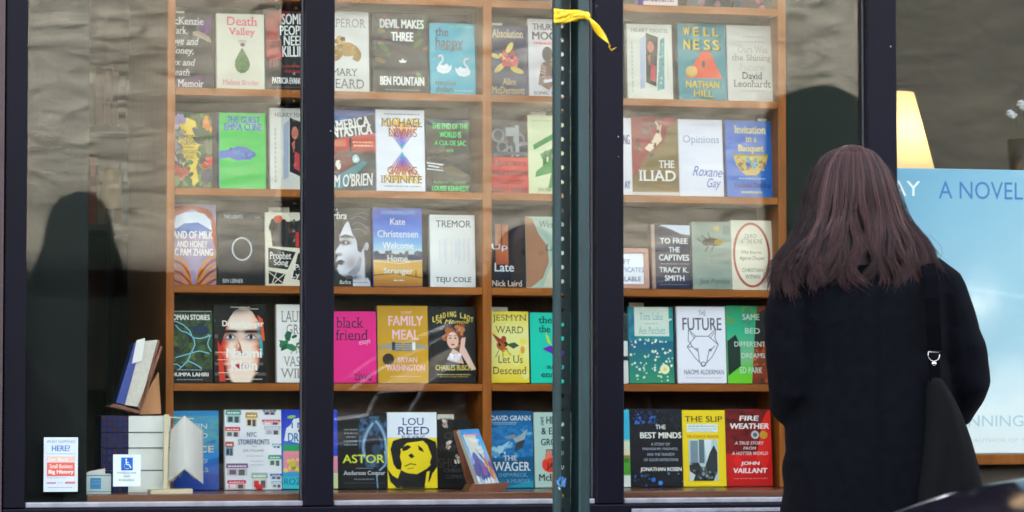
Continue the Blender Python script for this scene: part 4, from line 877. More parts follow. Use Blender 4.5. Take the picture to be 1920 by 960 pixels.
# notices on the glass
def d(a):
    a.rect(84,822,144,920,(214,222,236)); a.text('WHAT HAPPENED',87,141,825,831,(150,160,180),1.2); a.text('HERE?',97,131,835,846,(70,120,176),1.6)
    a.micro(88,140,851,1.2,(150,160,190)); a.rect(88,856,140,865,(236,190,176)); a.text('Our Block',90,128,858,864,(240,236,236),1); a.rect(88,867,140,893,(222,106,94)); a.text('Small Business',93,136,870,878,(244,220,214),1); a.text('Big History',91,138,881,890,(248,244,240),2)
    a.micro(88,124,896,1,(150,160,190)); a.rect(88,904,105,907,(190,130,170)); a.rect(122,903,141,907,(206,120,130)); a.micro(108,120,905,4,(190,200,220)); a.micro(90,136,914,1.4,(150,160,180))
o=flat('window_notice',m_matte,(82,820,146,922),.0062,d,.001,(226,230,240)); tag(o,'small white and red history notice taped to the left end of the glass','notice')
def d(a):
    a.rect(227,858,249,882,(36,100,196)); w=(232,238,244)
    a.ell(236.5,861.5,1.8,1.8,w); a.line(w,2.2,(236.5,864),(236.5,871),(242,871),(245,877)); a.line(w,1.6,(236.5,867),(241,867)); a.arc(238,874,5,5,1.5,w,60,260,14)
    a.text('WHEELCHAIR',219,256,884.5,888.5,(110,120,130),.5); a.text('RAMP',232,244,891,895,(120,130,140),.5); a.text('AVAILABLE',222,252,898,902,(110,120,130),.5)
o=flat('access_sign',m_matte,(212,852,264,912),.0062,d,.001,(224,230,234)); tag(o,'white card with a blue wheelchair symbol on the glass','sign')

# stack of white books with navy plaid spines at the left end of the deck
Ys=.22; sx0,sx1,sx2=ax(193,Ys),ax(243,Ys),ax(322,Ys); zt=az(260,779,Ys); 
zs=[az(260,935,Ys)]
zs=[DECK+.0005+(zt-DECK)*k for k in (0,.29,.58,.78,1.0)]
labs=['white paged plaid book at the bottom of the stack','second plaid book from the bottom of the stack','plaid book second from the top of the stack','plaid book at the top of the stack, under the wooden stand']
for k in range(4):
    r=empty('book',(sx0,Ys,zs[k]),(0,0,R([0,.8,-.7,.4][k]))); W=sx2-sx0; T=zs[k+1]-zs[k]-.0012; D=.17
    tag(r,labs[k],'book','stacked plaid spine books')
    a=Art((0,0,100,100),sx1-sx0,T,y=-.0004,seed=k)
    a.box(0,sx1-sx0,0,.002,0,T,(24,26,60)); a.box(0,W,.002,D,0,.0012,(120,124,140)); a.box(0,W,.002,D,T-.0012,T,(150,152,160)); a.box(-.002,0,0,D,0,T,(20,24,70))
    for i in range(5):
        for j in range(3): a.rect(4+i*20,6+j*33,15+i*20,26+j*33,[(24,40,110),(50,34,80),(20,30,90),(70,30,60)][(i*3+j+k)%4])
    a.build('cover',m_print,r)
    b=MB(); b.box(sx1-sx0+.0005,W-.0005,.0025,D-.004,.0016,T-.0016); b.build('page_block',mat('pale_pages',(.68,.70,.66),.8) if k==0 else bpy.data.materials['pale_pages'],r)
# tilted blue book on an oak easel standing on that stack
Ye=.24
def quad_prism(b,pts,y0,y1):
    n=len(pts); v=[(p.x,y0,p.z) for p in pts]+[(p.x,y1,p.z) for p in pts]
    b.add(v,[tuple(range(n)),tuple(range(2*n-1,n-1,-1))]+[(i,(i+1)%n,n+(i+1)%n,n+i) for i in range(n)])
P=lambda *q:[at(x,y,Ye) for x,y in q]
es=tag(empty('book_easel',tuple(at(262,777,Ye))),'honey wood book easel on top of the plaid stack','book stand')
def part(name,m,pts,y0,y1,parent,bev=.001):
    b=MB(); quad_prism(b,pts,y0,y1); o=b.build(name,m,None,bev); o.parent=parent; o.matrix_parent_inverse=Matrix.Translation(-Vector(parent.location)) ; return o
part('back_support',m_honey,P((299,697),(304,776),(262,778),(276,735)),Ye+.02,Ye+.10,es)
part('ledge',m_redw,P((203,762),(262,776),(264,770),(214,757)),Ye-.01,Ye+.12,es)
part('back_rest',m_redw,P((301,648),(305,651),(264,770),(258,764)),Ye,Ye+.11,es)
bk=tag(empty('book',tuple(at(240,762,Ye))),'blue covered book leaning on the honey wood easel, pages towards the street','book')
part('page_block',m_page,P((266,640),(296,637),(262,763),(234,759)),Ye+.004,Ye+.10,bk,0)
part('cover',mat('blue_cloth',(.02,.05,.28),.45),P((252,643),(266,640),(234,759),(217,756)),Ye,Ye+.105,bk)
part('cover',m_redw,P((296.5,637),(300,640),(265,764),(262.5,763)),Ye,Ye+.105,bk)
part('paper_slip',m_white,P((256,638),(272,634),(266,676),(247,682)),Ye-.004,Ye-.002,bk,0)
# open book hung on a small white stand
Yo=.17
P=lambda *q:[at(x,y,Yo) for x,y in q]
st=tag(empty('book_stand',tuple(at(318,930,Yo))),'pale wooden stand holding the open white book','book stand')
part('base',m_cream,P((280,918),(359,916),(359,930),(280,932)),Yo-.03,Yo+.05,st,.002)
part('post',m_cream,P((308,777),(317,777),(314,917),(306,917)),Yo,Yo+.012,st)
part('rod',m_cream,P((316,781),(364,784),(364,786),(316,783)),Yo+.004,Yo+.01,st,0)
ob=tag(empty('open_book',tuple(at(345,782,Yo))),'open white book hanging over the rod of the pale stand','book')
b=MB(); rg=random.Random(2)
rel=lambda p:tuple(p-Vector(ob.location))
for k in range(12):
    q=k/11
    def leaf(side,b=b,q=q):
        ox=(378 if side>0 else 320)-side*q*12; bx_=(380 if side>0 else 316)-side*q*24+rg.uniform(-1.5,1.5)
        top=[(345.5+side*q*1.5,780,Yo-.055+.002*k),(ox,808-4*q,Yo+.012+.001*k)]; bot=[(346+side*q*2,880,Yo-.050+.002*k),(bx_,906-14*q+rg.uniform(-2,2),Yo+.016-.002*k)]
        rows=[]
        for i in range(5):
            t=i/4; 
            T=[top[0][j]*(1-t)+top[1][j]*t for j in range(3)]; B=[bot[0][j]*(1-t)+bot[1][j]*t for j in range(3)]
            bul=-.010*math.sin(math.pi*t)
            rows.append((rel(at(T[0],T[1],T[2]+bul)),rel(at(B[0],B[1],B[2]+bul))))
        vs=[p for r in rows for p in r]; b.add(vs,[(2*i,2*i+2,2*i+3,2*i+1) for i in range(4)],True)
    leaf(1); leaf(-1)
b.build('leaves',m_white,ob)
a=Art((346,780,378,905),1,1)
b=MB()
for side in (1,-1):
    ox=381 if side>0 else 318
    b.add([rel(at(345.5,779,Yo-.028)),rel(at(ox,807,Yo+.03)),rel(at(ox,906,Yo+.03)),rel(at(345.5,882,Yo-.025))],[(0,1,2,3)])
b.build('cover',mat('pale_cover',(.55,.53,.48),.5),ob)
# little box of slips
Yx=.13
x0,x1=ax(160,Yx),ax(211,Yx); zb=DECK+.001; z1=az(186,889,Yx)
r=tag(empty('card_box',(x0,Yx,zb)),'small white box of paper slips with a blue square','box')
a=Art((160,889,211,930),x1-x0,z1-zb,y=-.0005); H=z1-zb; W=x1-x0
for q in [(0,W,0,.002),(0,W,.058,.06)]: a.box(*q,0,H,(206,222,222))
for q in [(0,.002,.002,.058),(W-.002,W,.002,.058)]: a.box(*q,0,H,(200,216,216))
a.box(.002,W-.002,.002,.058,0,.003,(200,200,200)); a.rect(172,897,192,920,(76,150,206)); a.micro(175,190,903,1.5,(140,190,220)); a.micro(175,190,909,1.5,(140,190,220)); a.rect(160,891,211,893,(120,140,160)); a.rect(160,925,211,926.5,(90,150,160))
a.build('box_body',m_matte,r)
b=MB(); rg=random.Random(4)
for k in range(7):
    xx=.006+rg.random()*(W-.05); hh=H+rg.uniform(0,.012)
    b.add([(xx,.01+k*.006,.01),(xx+.035,.01+k*.006,.01),(xx+.035,.013+k*.006,hh+rg.uniform(-.006,.01)),(xx+rg.uniform(-.004,.004),.012+k*.006,hh)],[(0,1,2,3)])
b.build('paper_slips',m_white,r)
# tilted city book on a redwood stand (deck, middle)
Yt=.20
P=lambda *q:[at(x,y,Yt) for x,y in q]
st=tag(empty('book_stand',tuple(at(905,922,Yt))),'redwood stand carrying the tilted blue city book','book stand')
part('ledge',m_redw,P((880,908),(953,904),(940,921),(872,923)),Yt-.03,Yt+.06,st,.002)
part('back_rest',m_redw,P((856,808),(870,806),(905,915),(884,918)),Yt+.045,Yt+.055,st)
bk=tag(empty('book',tuple(at(905,912,Yt))),'narrow looking blue city book tilted on the redwood stand','book')
a=Art((0,0,100,100),1,1)
q=[at(861,806,Yt+.03),at(897,804,Yt+.055),at(936,906,Yt-.005),at(900,914,Yt-.03)]   # tl tr br bl
o0=Vector(bk.location)
nrm=(q[1]-q[0]).cross(q[3]-q[0]).normalized()
if nrm.y>0: nrm=-nrm
def bil(u,v): return q[0]*(1-u)*(1-v)+q[1]*u*(1-v)+q[2]*u*v+q[3]*(1-u)*v
def dd(a):
    a.grad(0,0,100,100,[(0,(60,140,206)),(.3,(90,170,220)),(.5,(150,176,214)),(.8,(110,130,180)),(1,(206,206,206))])
    a.text('Greenwich',18,86,6,13,(226,120,150),1); a.text('Village',22,80,16,25,(226,236,240),1); a.text('Storied',30,80,28,36,(200,226,236),.6); a.micro(26,84,41,2,(200,226,236))
    a.blobs(30,5,48,95,84,4,11,[(90,110,170),(140,160,206),(110,90,140),(70,90,150)],2); a.blobs(10,70,50,99,90,4,9,[(190,120,90),(206,150,110)]); a.blobs(16,2,84,98,99,3,7,[(226,226,226),(170,190,206)])
    a.poly((150,90,150),(44,62),(62,66),(58,84),(42,80))
dd(a)
vs=[]
for (x,y,z) in a.v:
    p=bil(x,1-z)+nrm*(-y); vs.append(tuple(p-o0))
a.v=vs; a.build('cover',m_print,bk)
b=MB(); b.add([tuple(p-o0) for p in q]+[tuple(p-o0-nrm*.018) for p in q],[(0,1,2,3),(7,6,5,4),(0,4,5,1),(1,5,6,2),(2,6,7,3),(3,7,4,0)]); b.build('page_block',m_page,bk)
# framed notice on shelf 3
Yf=.45; x0,x1=ax(1132,Yf),ax(1218,Yf); z0=SZ[3]; H=az(1175,466,Yf)-z0; W=x1-x0
r=tag(empty('framed_notice',(x0,Yf,z0+.003),(R(-6),0,0)),'pink wood framed notice at the end of the middle shelf','framed notice')
b=MB(); fw=.016
for q in [(0,W,0,fw),(0,W,H-fw,H)]: b.box(q[0],q[1],0,.012,q[2],q[3])
for q in [(0,fw),(W-fw,W)]: b.box(q[0],q[1],0,.012,fw,H-fw)
b.build('frame',mat('pink_wood',(.42,.20,.13),.4),r,.002)
a=Art((1132,466,1218,532),W,H,y=.0055); a.box(fw,W-fw,.006,.010,fw,H-fw,(226,230,236)); a.text('GIFT',1158,1184,484,492,(120,140,180),.6); a.text('CERTIFICATES',1140,1209,497,505,(120,140,180),.6); a.text('AVAILABLE',1146,1203,512,520,(90,100,130),.6); a.build('paper',m_matte,r)

# ------------------------------------------------------------------ right bay: poster, lamp, ledge
Yp=.36
def d(a):
    def sky_(u,v):
        c0=(108,166,196); c1=(178,208,219)
        t=min(1,v/.75)*.7+.3*min(1,u/.67); c=[c0[i]*(1-t)+c1[i]*t for i in range(3)]
        n1=noise.fractal(Vector((u*5+5,v*6,1.7)),1,2,4)
        k=.62*math.exp(-((u-.45)/.10)**2-((v-.44)/.075)**2)*(1+n1)+.18*max(0,n1)*max(0,1-abs(v-.5)*3)
        k=max(k,min(1,max(0,(v-.64+.05*n1)*4.5)))
        k=max(0,min(1,k)); c2=(226,237,240)
        return [c[i]*(1-k)+c2[i]*k for i in range(3)]
    a.field(1640,318,2060,850,sky_,40,50)
    a.text('DAY',1642,1726,342,370,(226,238,236),.1); a.text('A NOVEL',1760,1918,341,374,(58,116,176),.1)
    a.text('MICHAEL CUNNINGHAM',1626,1985,779,800,(176,204,214),.1); a.text('PULITZER PRIZE WINNING AUTHOR OF THE HOURS',1640,1990,822,829,(190,212,220),.2)
o=flat('poster',m_matte,(1640,318,2060,850),Yp,d,.005,(170,200,220)); tag(o,'tall pale blue sky poster leaning behind the right window pane','poster')
lg=tag(empty('ledge',(0,0,0)),'wooden ledge carrying the sky poster','ledge')
zl=az(1860,850,Yp)
bx('ledge_board',m_wood,ax(1655,.3)+.002,XR-.02,.24,.95,zl-.035,zl-.0015,lg,.003)
bx('ledge_front',m_dark,ax(1655,.3)+.002,XR-.02,.30,.32,.03,zl-.037,lg)
tag(bx('bay_wall',noisy(mat('bay_wall',rough=.7),(.030,.024,.017),(.045,.036,.026),3),ax(1655,.42)+.004,6.5,1.5,1.55,.03,3.2),'dark brown partition behind the lamp','partition')
# lamp
YL=.62
xc=ax(1672,YL); zb=az(1700,335,YL); ztop=az(1690,175,YL)
rb=ax(1752,YL)-xc; rt=ax(1713,YL)-xc
lp=tag(empty('table_lamp',(xc,YL,zl)),'glowing cream table lamp behind the top of the sky poster','lamp')
m_shade=mat('lamp_shade',(.85,.72,.45),.8); n,l,b_=nodes(m_shade)
b_.inputs['Emission Color'].default_value=(1,.74,.40,1); b_.inputs['Emission Strength'].default_value=.03
b=MB(); n_=32
o_=[]
for r0,h in ((rb,zb),(rt,ztop)): o_.append([(r0*math.cos(2*math.pi*j/n_),r0*math.sin(2*math.pi*j/n_),h-zl) for j in range(n_)])
b.loft(o_,cap=False); sh=b.build('lamp_shade',m_shade,lp)
md=sh.modifiers.new('solid','SOLIDIFY'); md.thickness=.003
tc=n.new('ShaderNodeBsdfTranslucent'); tc.inputs[0].default_value=(.92,.78,.50,1); mxs=n.new('ShaderNodeMixShader'); mxs.inputs[0].default_value=.5
l.new(b_.outputs[0],mxs.inputs[1]); l.new(tc.outputs[0],mxs.inputs[2]); l.new(mxs.outputs[0],n['Material Output'].inputs[0])
b=MB(); b.lathe([(.001,0),(.07,0),(.07,.012),(.03,.03),(.018,.08),(.035,.16),(.02,.26),(.010,.34),(.010,zb-zl+.05),(.001,zb-zl+.05)]); b.build('lamp_base',mat('brass',(.5,.34,.12),.3,1),lp)
pl=bpy.data.lights.new('lamp_bulb','POINT'); pl.energy=.27; pl.color=(1,.76,.46); pl.shadow_soft_size=.04
plo=bpy.data.objects.new('lamp_bulb',pl); COL.objects.link(plo); plo.parent=lp; plo.location=(0,0,zb-zl+.14)
# vase with pale flowers at the right edge
Yv=.80; xv=ax(1925,Yv); 
vz=tag(empty('vase',(xv,Yv,zl)),'dark vase with small pale flowers at the right edge of the photo','vase')
b=MB(); hv=az(1900,262,Yv)-zl; b.lathe([(.001,0),(.05,0),(.06,.1),(.075,hv*.6),(.055,hv*.9),(.065,hv),(.05,hv),(.001,hv*.95)]); b.build('vase_body',mat('dark_glaze',(.016,.014,.012),.35),vz)
b=MB(); rg=random.Random(8)
for px,py in ((1894,212),(1899,216),(1914,194),(1918,200),(1930,190),(1940,205)):
    p=at(px,py,Yv); c=(p.x-xv,0,p.z-zl)
    for k in range(5):
        t=k*1.257; cc=Vector(c)+Vector((.007*math.cos(t),rg.uniform(-.006,.006),.007*math.sin(t)))
        b.lathe([(.0005,-.006),(.007,-.004),(.009,0),(.007,.004),(.0005,.006)],tuple(cc),8)
b.build('flower_heads',mat('flower',(.5,.52,.58),.7),vz)
b=MB()
for px,py in ((1894,213),(1906,206),(1915,192),(1930,190),(1940,205)):
    p=at(px,py,Yv); b.tube([(0,0,hv*.9),((p.x-xv)*.5,0,hv+.01),(p.x-xv,0,p.z-zl)],.0012,6)
b.build('stems',mat('stem',(.03,.05,.02),.7),vz)

# inside the shop, seen through the gap beside the left panel
Yi=2.6
ib=tag(empty('inner_bookcase',(0,0,0)),'dim bookcase inside the shop seen past the left window panel','bookcase')
xi0,xi1=ax(120,Yi),ax(262,Yi)
bx('side_panel',m_back,xi0-.03,xi0-.001,Yi,Yi+.3,.03,2.7,ib); bx('side_panel',m_back,xi1+.001,xi1+.03,Yi,Yi+.3,.03,2.7,ib); bx('back_panel',m_back,xi0,xi1,Yi+.28,Yi+.3,.03,2.7,ib)
rg=random.Random(3)
cols=[(96,60,50),(150,130,100),(80,96,110),(150,66,50),(60,70,66),(190,170,130),(110,50,40)]
for k,z in enumerate((az(200,235,Yi),az(200,420,Yi),az(200,720,Yi))):
    bx('shelf',m_back,xi0,xi1,Yi+.005,Yi+.279,z-.025,z,ib)
    x=xi0+.01
    while x<xi1-.03 and k<2:
        tw=rg.uniform(.018,.034); h=rg.uniform(.19,.26)
        a=Art((0,0,100,100),tw,h); c=cols[rg.randrange(7)]; a.box(0,tw,0,.14,0,h,c); a.rect(15,12,85,30,tuple(min(255,q+50) for q in c)); o=a.build('book',m_print); o.location=(x,Yi+.02,z+.001)
        tag(o,'shelved book with its spine out in the dim inner bookcase','book','spines in the inner bookcase'); x+=tw+.002
YR=1.9; xr=ax(208,YR)
t_=tag(empty('reading_lamp',(xr,YR,.03)),'unlit tan shaded lamp inside the shop beyond the left panel','lamp')
za,zb2=az(208,318,YR),az(208,392,YR)
b=MB(); rb=ax(228,YR)-xr
b.loft([[(rb*math.cos(6.283*j/24)*s,rb*math.sin(6.283*j/24)*s,z-.03) for j in range(24)] for s,z in ((1,zb2),(.72,za))],cap=False); b.build('lamp_shade',mat('tan_shade',(.46,.31,.14),.8),t_)
b=MB(); b.lathe([(.001,0),(.12,0),(.12,.02),(.015,.03),(.012,zb2-.03),(.001,zb2-.03)]); b.build('lamp_pole',m_black,t_)

# ------------------------------------------------------------------ sign post with perforations and the tape
Yq=-2.05
sp=tag(empty('sign_post',(ax(1073,Yq),Yq,0)),'dark green perforated steel sign post in front of the window','sign post')
k0=at(1000,480,Yq).x; S=(at(1100,480,Yq).x-k0)/100      # metres per photo pixel here
u=lambda px:(px-1073.5)*S
HP=2.6
b=MB(); th=.003
def strip(b,pts,z0,z1,t=.003):
    vs=[]; n=len(pts)
    for z in (z0,z1):
        for x,y in pts: vs.append((x,y,z))
        for x,y in reversed(pts): vs.append((x,y+t,z))
    m=2*n; b.add(vs,[tuple(range(m)),tuple(range(2*m-1,m-1,-1))]+[(i,(i+1)%m,m+(i+1)%m,m+i) for i in range(m)],False)
DW=.078; xw0,xw1=u(1055.5),u(1085)
strip(b,[(u(1040),.007),(u(1042.5),.001),(u(1045),0),(u(1051),0),(u(1053.5),.003)],-.3,HP)
strip(b,[(u(1086),.004),(u(1089),0),(u(1102),0),(u(1105),.001),(u(1107.5),.008)],-.3,HP)
b.box(u(1053.6)-.003,u(1053.6),.0062,DW,-.3,HP); b.box(u(1086),u(1086)+.003,.0072,DW,-.3,HP)
cell=26.2*S; xa,xb=u(1053.6)+.0005,u(1086)-.0005
zc=-.05
while zc<HP-cell:
    n8=12; cxh=(xa+xb)/2; rh=.0046
    ring=[(cxh+rh*math.cos(2*math.pi*j/n8),zc+cell/2+rh*1.1*math.sin(2*math.pi*j/n8)) for j in range(n8)]
    outer=[(xb,zc+cell/2),(xb,zc+cell*.8),(xb,zc+cell),(cxh,zc+cell),(xa,zc+cell),(xa,zc+cell*.8),(xa,zc+cell/2),(xa,zc+cell*.2),(xa,zc),(cxh,zc),(xb,zc),(xb,zc+cell*.2)]
    b.add([(p,DW,q) for p,q in ring+outer],[(j,(j+1)%n8,n8+(j+1)%n8,n8+j) for j in range(n8)])
    zc+=cell
b.build('post_channel',m_pole,sp)
a=Art((1044,890,1062,918),18*S,28*S,y=-.0003)
a.curve((60,120,190),3,[(1046,908),(1050,898),(1056,896),(1054,908),(1060,902),(1058,912)]); a.curve((110,160,200),1.6,[(1045,902),(1052,912),(1061,898)]); a.line((170,190,190),2,(1048,914),(1050,918))
o=a.build('paint_scribble',m_matte,sp); o.location=(u(1043.5),-.0006,az(1053,918,Yq))
# tape: two loose wraps, a knot and the hanging tail
tp=tag(empty('barrier_tape',(ax(1073,Yq),Yq,az(1073,31,Yq))),'yellow barrier tape knotted round the sign post','tape')
b=MB(); zz0=az(1073,31,Yq)
def zrel(py): return az(1073,py,Yq)-zz0
def band(top,bot,bulge,off,seed):
    rg=random.Random(seed); n=24; rings=[]
    for i in range(n+1):
        t=i/n; px=1038+ (1104-1038)*t
        y=-.006-off-bulge*math.sin(math.pi*t)
        rings.append((u(px),y,zrel(top(t)),zrel(bot(t))))
    vs=[];m=4
    for i,(x,y,z1,z0) in enumerate(rings):
        for k in range(m+1):
            q=k/m; vs.append((x,y+.0030*math.sin(k*2.3+i*.55+seed)+.0015*math.sin(i*1.7+k)-.002*math.sin(math.pi*q),z1+(z0-z1)*q))
    b.add(vs,[(i*(m+1)+k,(i+1)*(m+1)+k,(i+1)*(m+1)+k+1,i*(m+1)+k+1) for i in range(n) for k in range(m)],True)
    return rings
band(lambda t:17+6*t+1.2*math.sin(7*t),lambda t:35-3*t+1.5*math.sin(9*t),.004,.0012,1); band(lambda t:30-2*t+1.2*math.sin(8*t),lambda t:45-9*t+2*math.sin(6*t),.002,0,2)
bb=MB()
bb.add([(u(1038),-.006,zrel(18)),(u(1040.5),.010,zrel(20)),(u(1040.5),.010,zrel(41)),(u(1038),-.006,zrel(44))],[(0,1,2,3)])
bb.add([(u(1040.5),.010,zrel(21)),(u(1107.5),.010,zrel(24)),(u(1107.5),.010,zrel(38)),(u(1040.5),.010,zrel(40))],[(0,1,2,3)])
bb.build('tape_back',m_tape,tp)
b.build('tape_wrap',m_tape,tp).modifiers.new('s','SOLIDIFY').thickness=.0006
b=MB()
pts=[(1098,30,4),(1104,36,6),(1110,43,9),(1117,51,11),(1124,60,11.5),(1131,69,10),(1138,77,7),(1142,83,3.5),(1142.5,89,2.5),(1147,93,3.5),(1153,89,1.5)]
vs=[]
for i,(x,y,wd) in enumerate(pts):
    nx,ny=(.72,-.62) if i<6 else (.1,-1)
    for k in (-1,0,1): vs.append((u(x+nx*wd/2*k),-.012-.004*math.sin(i*1.3)+.007*k*math.cos(i*.9),zrel(y+ny*wd/2*k)))
b.add(vs,[(i*3+k,(i+1)*3+k,(i+1)*3+k+1,i*3+k+1) for i in range(len(pts)-1) for k in (0,1)],True)
b.build('tape_tail',m_tape,tp).modifiers.new('s','SOLIDIFY').thickness=.0006
b=MB(); b.lathe([(.001,-.010),(.006,-.007),(.008,0),(.006,.007),(.001,.010)],(u(1100),-.010,zrel(30)),8); b.build('knot',m_tape,tp)

# ------------------------------------------------------------------ the woman at the window
YW=-1.75
PX=(at(1700,480,YW).x-at(1600,480,YW).x)/100
cx0=ax(1612,YW)
def wx(px,py=500): return at(px,py,YW).x-cx0
def wz(py,px=1612): return az(px,py,YW)
woman=tag(empty('person',(cx0,YW,0)),'woman with long dark brown hair and a black coat, her back to us','person')
m_skin=noisy(mat('skin',rough=.5),(.50,.30,.21),(.56,.35,.25),6)
m_coat=noisy(mat('coat_wool',rough=.9,spec=.06,sheen=.002),(.0009,.0012,.0025),(.0016,.0021,.0040),40,bump=.25,bdist=.002,bscale=220)
m_hair=attr_mat('hair',.40,.20)
def ell_ring(c,rx,ry,n=20,tilt=0):
    return [(c[0]+rx*math.cos(2*math.pi*j/n),c[1]+ry*math.sin(2*math.pi*j/n),c[2]+tilt*rx*math.cos(2*math.pi*j/n)) for j in range(n)]
def remesh(mb,name,m,parent,vox,smooth=4,disp=None):
    o=mb.build(name,m,parent)
    md=o.modifiers.new('r','REMESH'); md.mode='VOXEL'; md.voxel_size=vox; md.use_smooth_shade=True
    ms=o.modifiers.new('s','SMOOTH'); ms.iterations=smooth; ms.factor=.5
    dg=bpy.context.evaluated_depsgraph_get(); me=bpy.data.meshes.new_from_object(o.evaluated_get(dg))
    o.modifiers.clear(); old=o.data; o.data=me; bpy.data.meshes.remove(old); me.name=name
    if not me.materials: me.materials.append(m)
    if disp:
        ns=[v.normal.copy() for v in me.vertices]
        for v,nv in zip(me.vertices,ns): v.co += nv*disp(v.co)
    for p in me.polygons: p.use_smooth=True
    return o
HZ=wz(350); HX=wx(1600)
# body: head, neck, trunk, legs and feet as one surface
b=MB()
b.loft([ell_ring((HX,.02,HZ+dz),r*.92,r*1.12) for dz,r in ((-.115,.035),(-.10,.055),(-.06,.068),(0,.078),(.05,.076),(.085,.056),(.105,.02))])
b.loft([ell_ring((HX,.115,HZ-.02),.012,.012,8),ell_ring((HX,.118,HZ-.035),.016,.014,8),ell_ring((HX,.11,HZ-.045),.012,.01,8)])       # nose
for s in (-1,1): b.loft([ell_ring((HX+s*.073,.02,HZ-.03),.008,.014,8),ell_ring((HX+s*.078,.015,HZ),.009,.018,8),ell_ring((HX+s*.074,.015,HZ+.03),.007,.012,8)])   # ears
zs_=wz(500)
b.loft([ell_ring((HX*.5,.0,zs_-.02),.075,.07),ell_ring((HX*.7,.005,zs_+.04),.055,.055),ell_ring((HX,.015,HZ-.09),.05,.052)])
b.loft([ell_ring((0,0,z),rx,ry) for z,rx,ry in ((.78,.15,.11),(.88,.165,.12),(1.0,.13,.10),(1.15,.145,.105),(1.27,.165,.10),(zs_-.02,.11,.075))])
for s in (-1,1):
    b.loft([ell_ring((s*x,y,z),r,r*1.05,14) for x,y,z,r in ((.085,0,.84,.085),(.085,0,.65,.075),(.085,.01,.48,.055),(.085,-.005,.34,.052),(.085,-.01,.15,.038),(.085,-.01,.06,.036))])
    b.loft([[(s*.085+.038*math.cos(t)*k,y+0,.045+.04*math.sin(t)*h) for t in [2*math.pi*j/12 for j in range(12)]] for y,k,h in ((-.07,.7,.8),(-.03,1,1.1),(.05,1,.9),(.12,1.05,.65),(.17,.6,.45))])
body=remesh(b,'body',m_skin,woman,.009,3)
fe=MB()
for s in (-1,1): fe.lathe([(.001,-.006),(.009,-.004),(.012,0),(.009,.004),(.001,.006)],(HX+s*.03,.098,HZ-.0),10,'y')
fe.build('eyes',mat('eye',(.04,.025,.02),.2),woman)
li=MB(); li.box(HX-.022,HX+.022,.098,.106,HZ-.072,HZ-.062); li.build('mouth',mat('lip',(.36,.12,.11),.5),woman,.004)
bo=MB()
for s in (-1,1):
    bo.loft([[(s*.085+.052*math.cos(t)*k,y,.05+.048*math.sin(t)*h) for t in [2*math.pi*j/14 for j in range(14)]] for y,k,h in ((-.09,.7,.85),(-.03,1,1.0),(.05,1,1.0),(.13,1.0,.75),(.19,.6,.5))])
    bo.loft([ell_ring((s*.085,-.02,z),r,r*1.1,14) for z,r in ((.05,.052),(.15,.05),(.28,.066),(.40,.072))])
remesh(bo,'boots',m_black,woman,.008,2)
# coat: trunk and two bent sleeves grown together
b=MB()
prof=[(.42,wx(1468),wx(1800),.16),(wz(950),wx(1472),wx(1788),.155),(wz(860),wx(1474),wx(1785),.15),(wz(760),wx(1478),wx(1780),.14),(wz(680),wx(1478),wx(1775),.132),(wz(600),wx(1474),wx(1776),.128),(wz(545),wx(1470),wx(1782),.12),(wz(515),wx(1490),wx(1768),.10),(wz(490),wx(1530),wx(1728),.08),(wz(468),wx(1562),wx(1690),.062)]
rings=[]
for z,xa,xb,ry in prof:
    n=36; ring=[]
    for j in range(n):
        t=2*math.pi*j/n; c,s=math.cos(t),math.sin(t); e=.8
        ring.append(((xa+xb)/2+(xb-xa)/2*math.copysign(abs(c)**e,c), ry*math.copysign(abs(s)**.9,s), z))
    rings.append(ring)
b.loft(rings)
def sleeve(pts):
    rs=[]
    for i,(x,y,z,rx,ry) in enumerate(pts): rs.append((Vector((x,y,z)),rx,ry))
    rings=[]; n=18
    for i,(p,rx,ry) in enumerate(rs):
        t=(rs[min(i+1,len(rs)-1)][0]-rs[max(0,i-1)][0]).normalized()
        a=Vector((0,1,0)); a=(a-t*a.dot(t)).normalized(); c=t.cross(a)
        rings.append([p+c*math.cos(2*math.pi*j/n)*rx+a*math.sin(2*math.pi*j/n)*ry for j in range(n)])
    b.loft(rings)
sleeve([(wx(1510),0,wz(505),.045,.075),(wx(1490),-.005,wz(535),.058,.082),(wx(1472),-.015,wz(600),.060,.078),(wx(1470),-.025,wz(670),.055,.072),(wx(1473),-.02,wz(725),.056,.070),(wx(1488),.03,wz(765),.050,.060),(wx(1520),.12,wz(760),.046,.052),(wx(1560),.19,wz(745),.044,.046)])
sleeve([(wx(1735),0,wz(505),.045,.075),(wx(1762),-.005,wz(530),.055,.082),(wx(1780),-.015,wz(590),.058,.078),(wx(1795),-.025,wz(650),.060,.074),(wx(1808),-.02,wz(715),.060,.072),(wx(1800),.02,wz(760),.056,.064),(wx(1770),.12,wz(770),.048,.052),(wx(1720),.19,wz(755),.044,.046)])
def folds(p):
    f=.0030*noise.noise(Vector((p.x*10,p.y*10,p.z*3)))+.0008*noise.noise(Vector((p.x*24,p.y*24,p.z*9)))
    if abs(p.x)>.17 and p.z<1.2: f+=.0012*math.sin(p.z*60+p.x*30+4*noise.noise(p*8))
    if p.y<0: f-=.0045*math.exp(-(p.x/.007)**2)        # centre back seam
    f+=.0060*noise.noise(Vector((p.x*7,3,p.z*1.6)))*max(0,min(1,(1.35-p.z)/.3))
    if abs(p.x)>.17: f+=.0050*noise.noise(Vector((p.x*6,p.y*6,p.z*17)))
    for s in (-1,1): f-=.004*math.exp(-((abs(p.x)-.165-.02*(1.3-p.z))/.007)**2)*(1 if p.z>1.12 else 0)*(1 if p.y<.05 else 0)*.5
    return f
coat=remesh(b,'coat',m_coat,woman,.0075,5,folds)
b=MB(); n=28
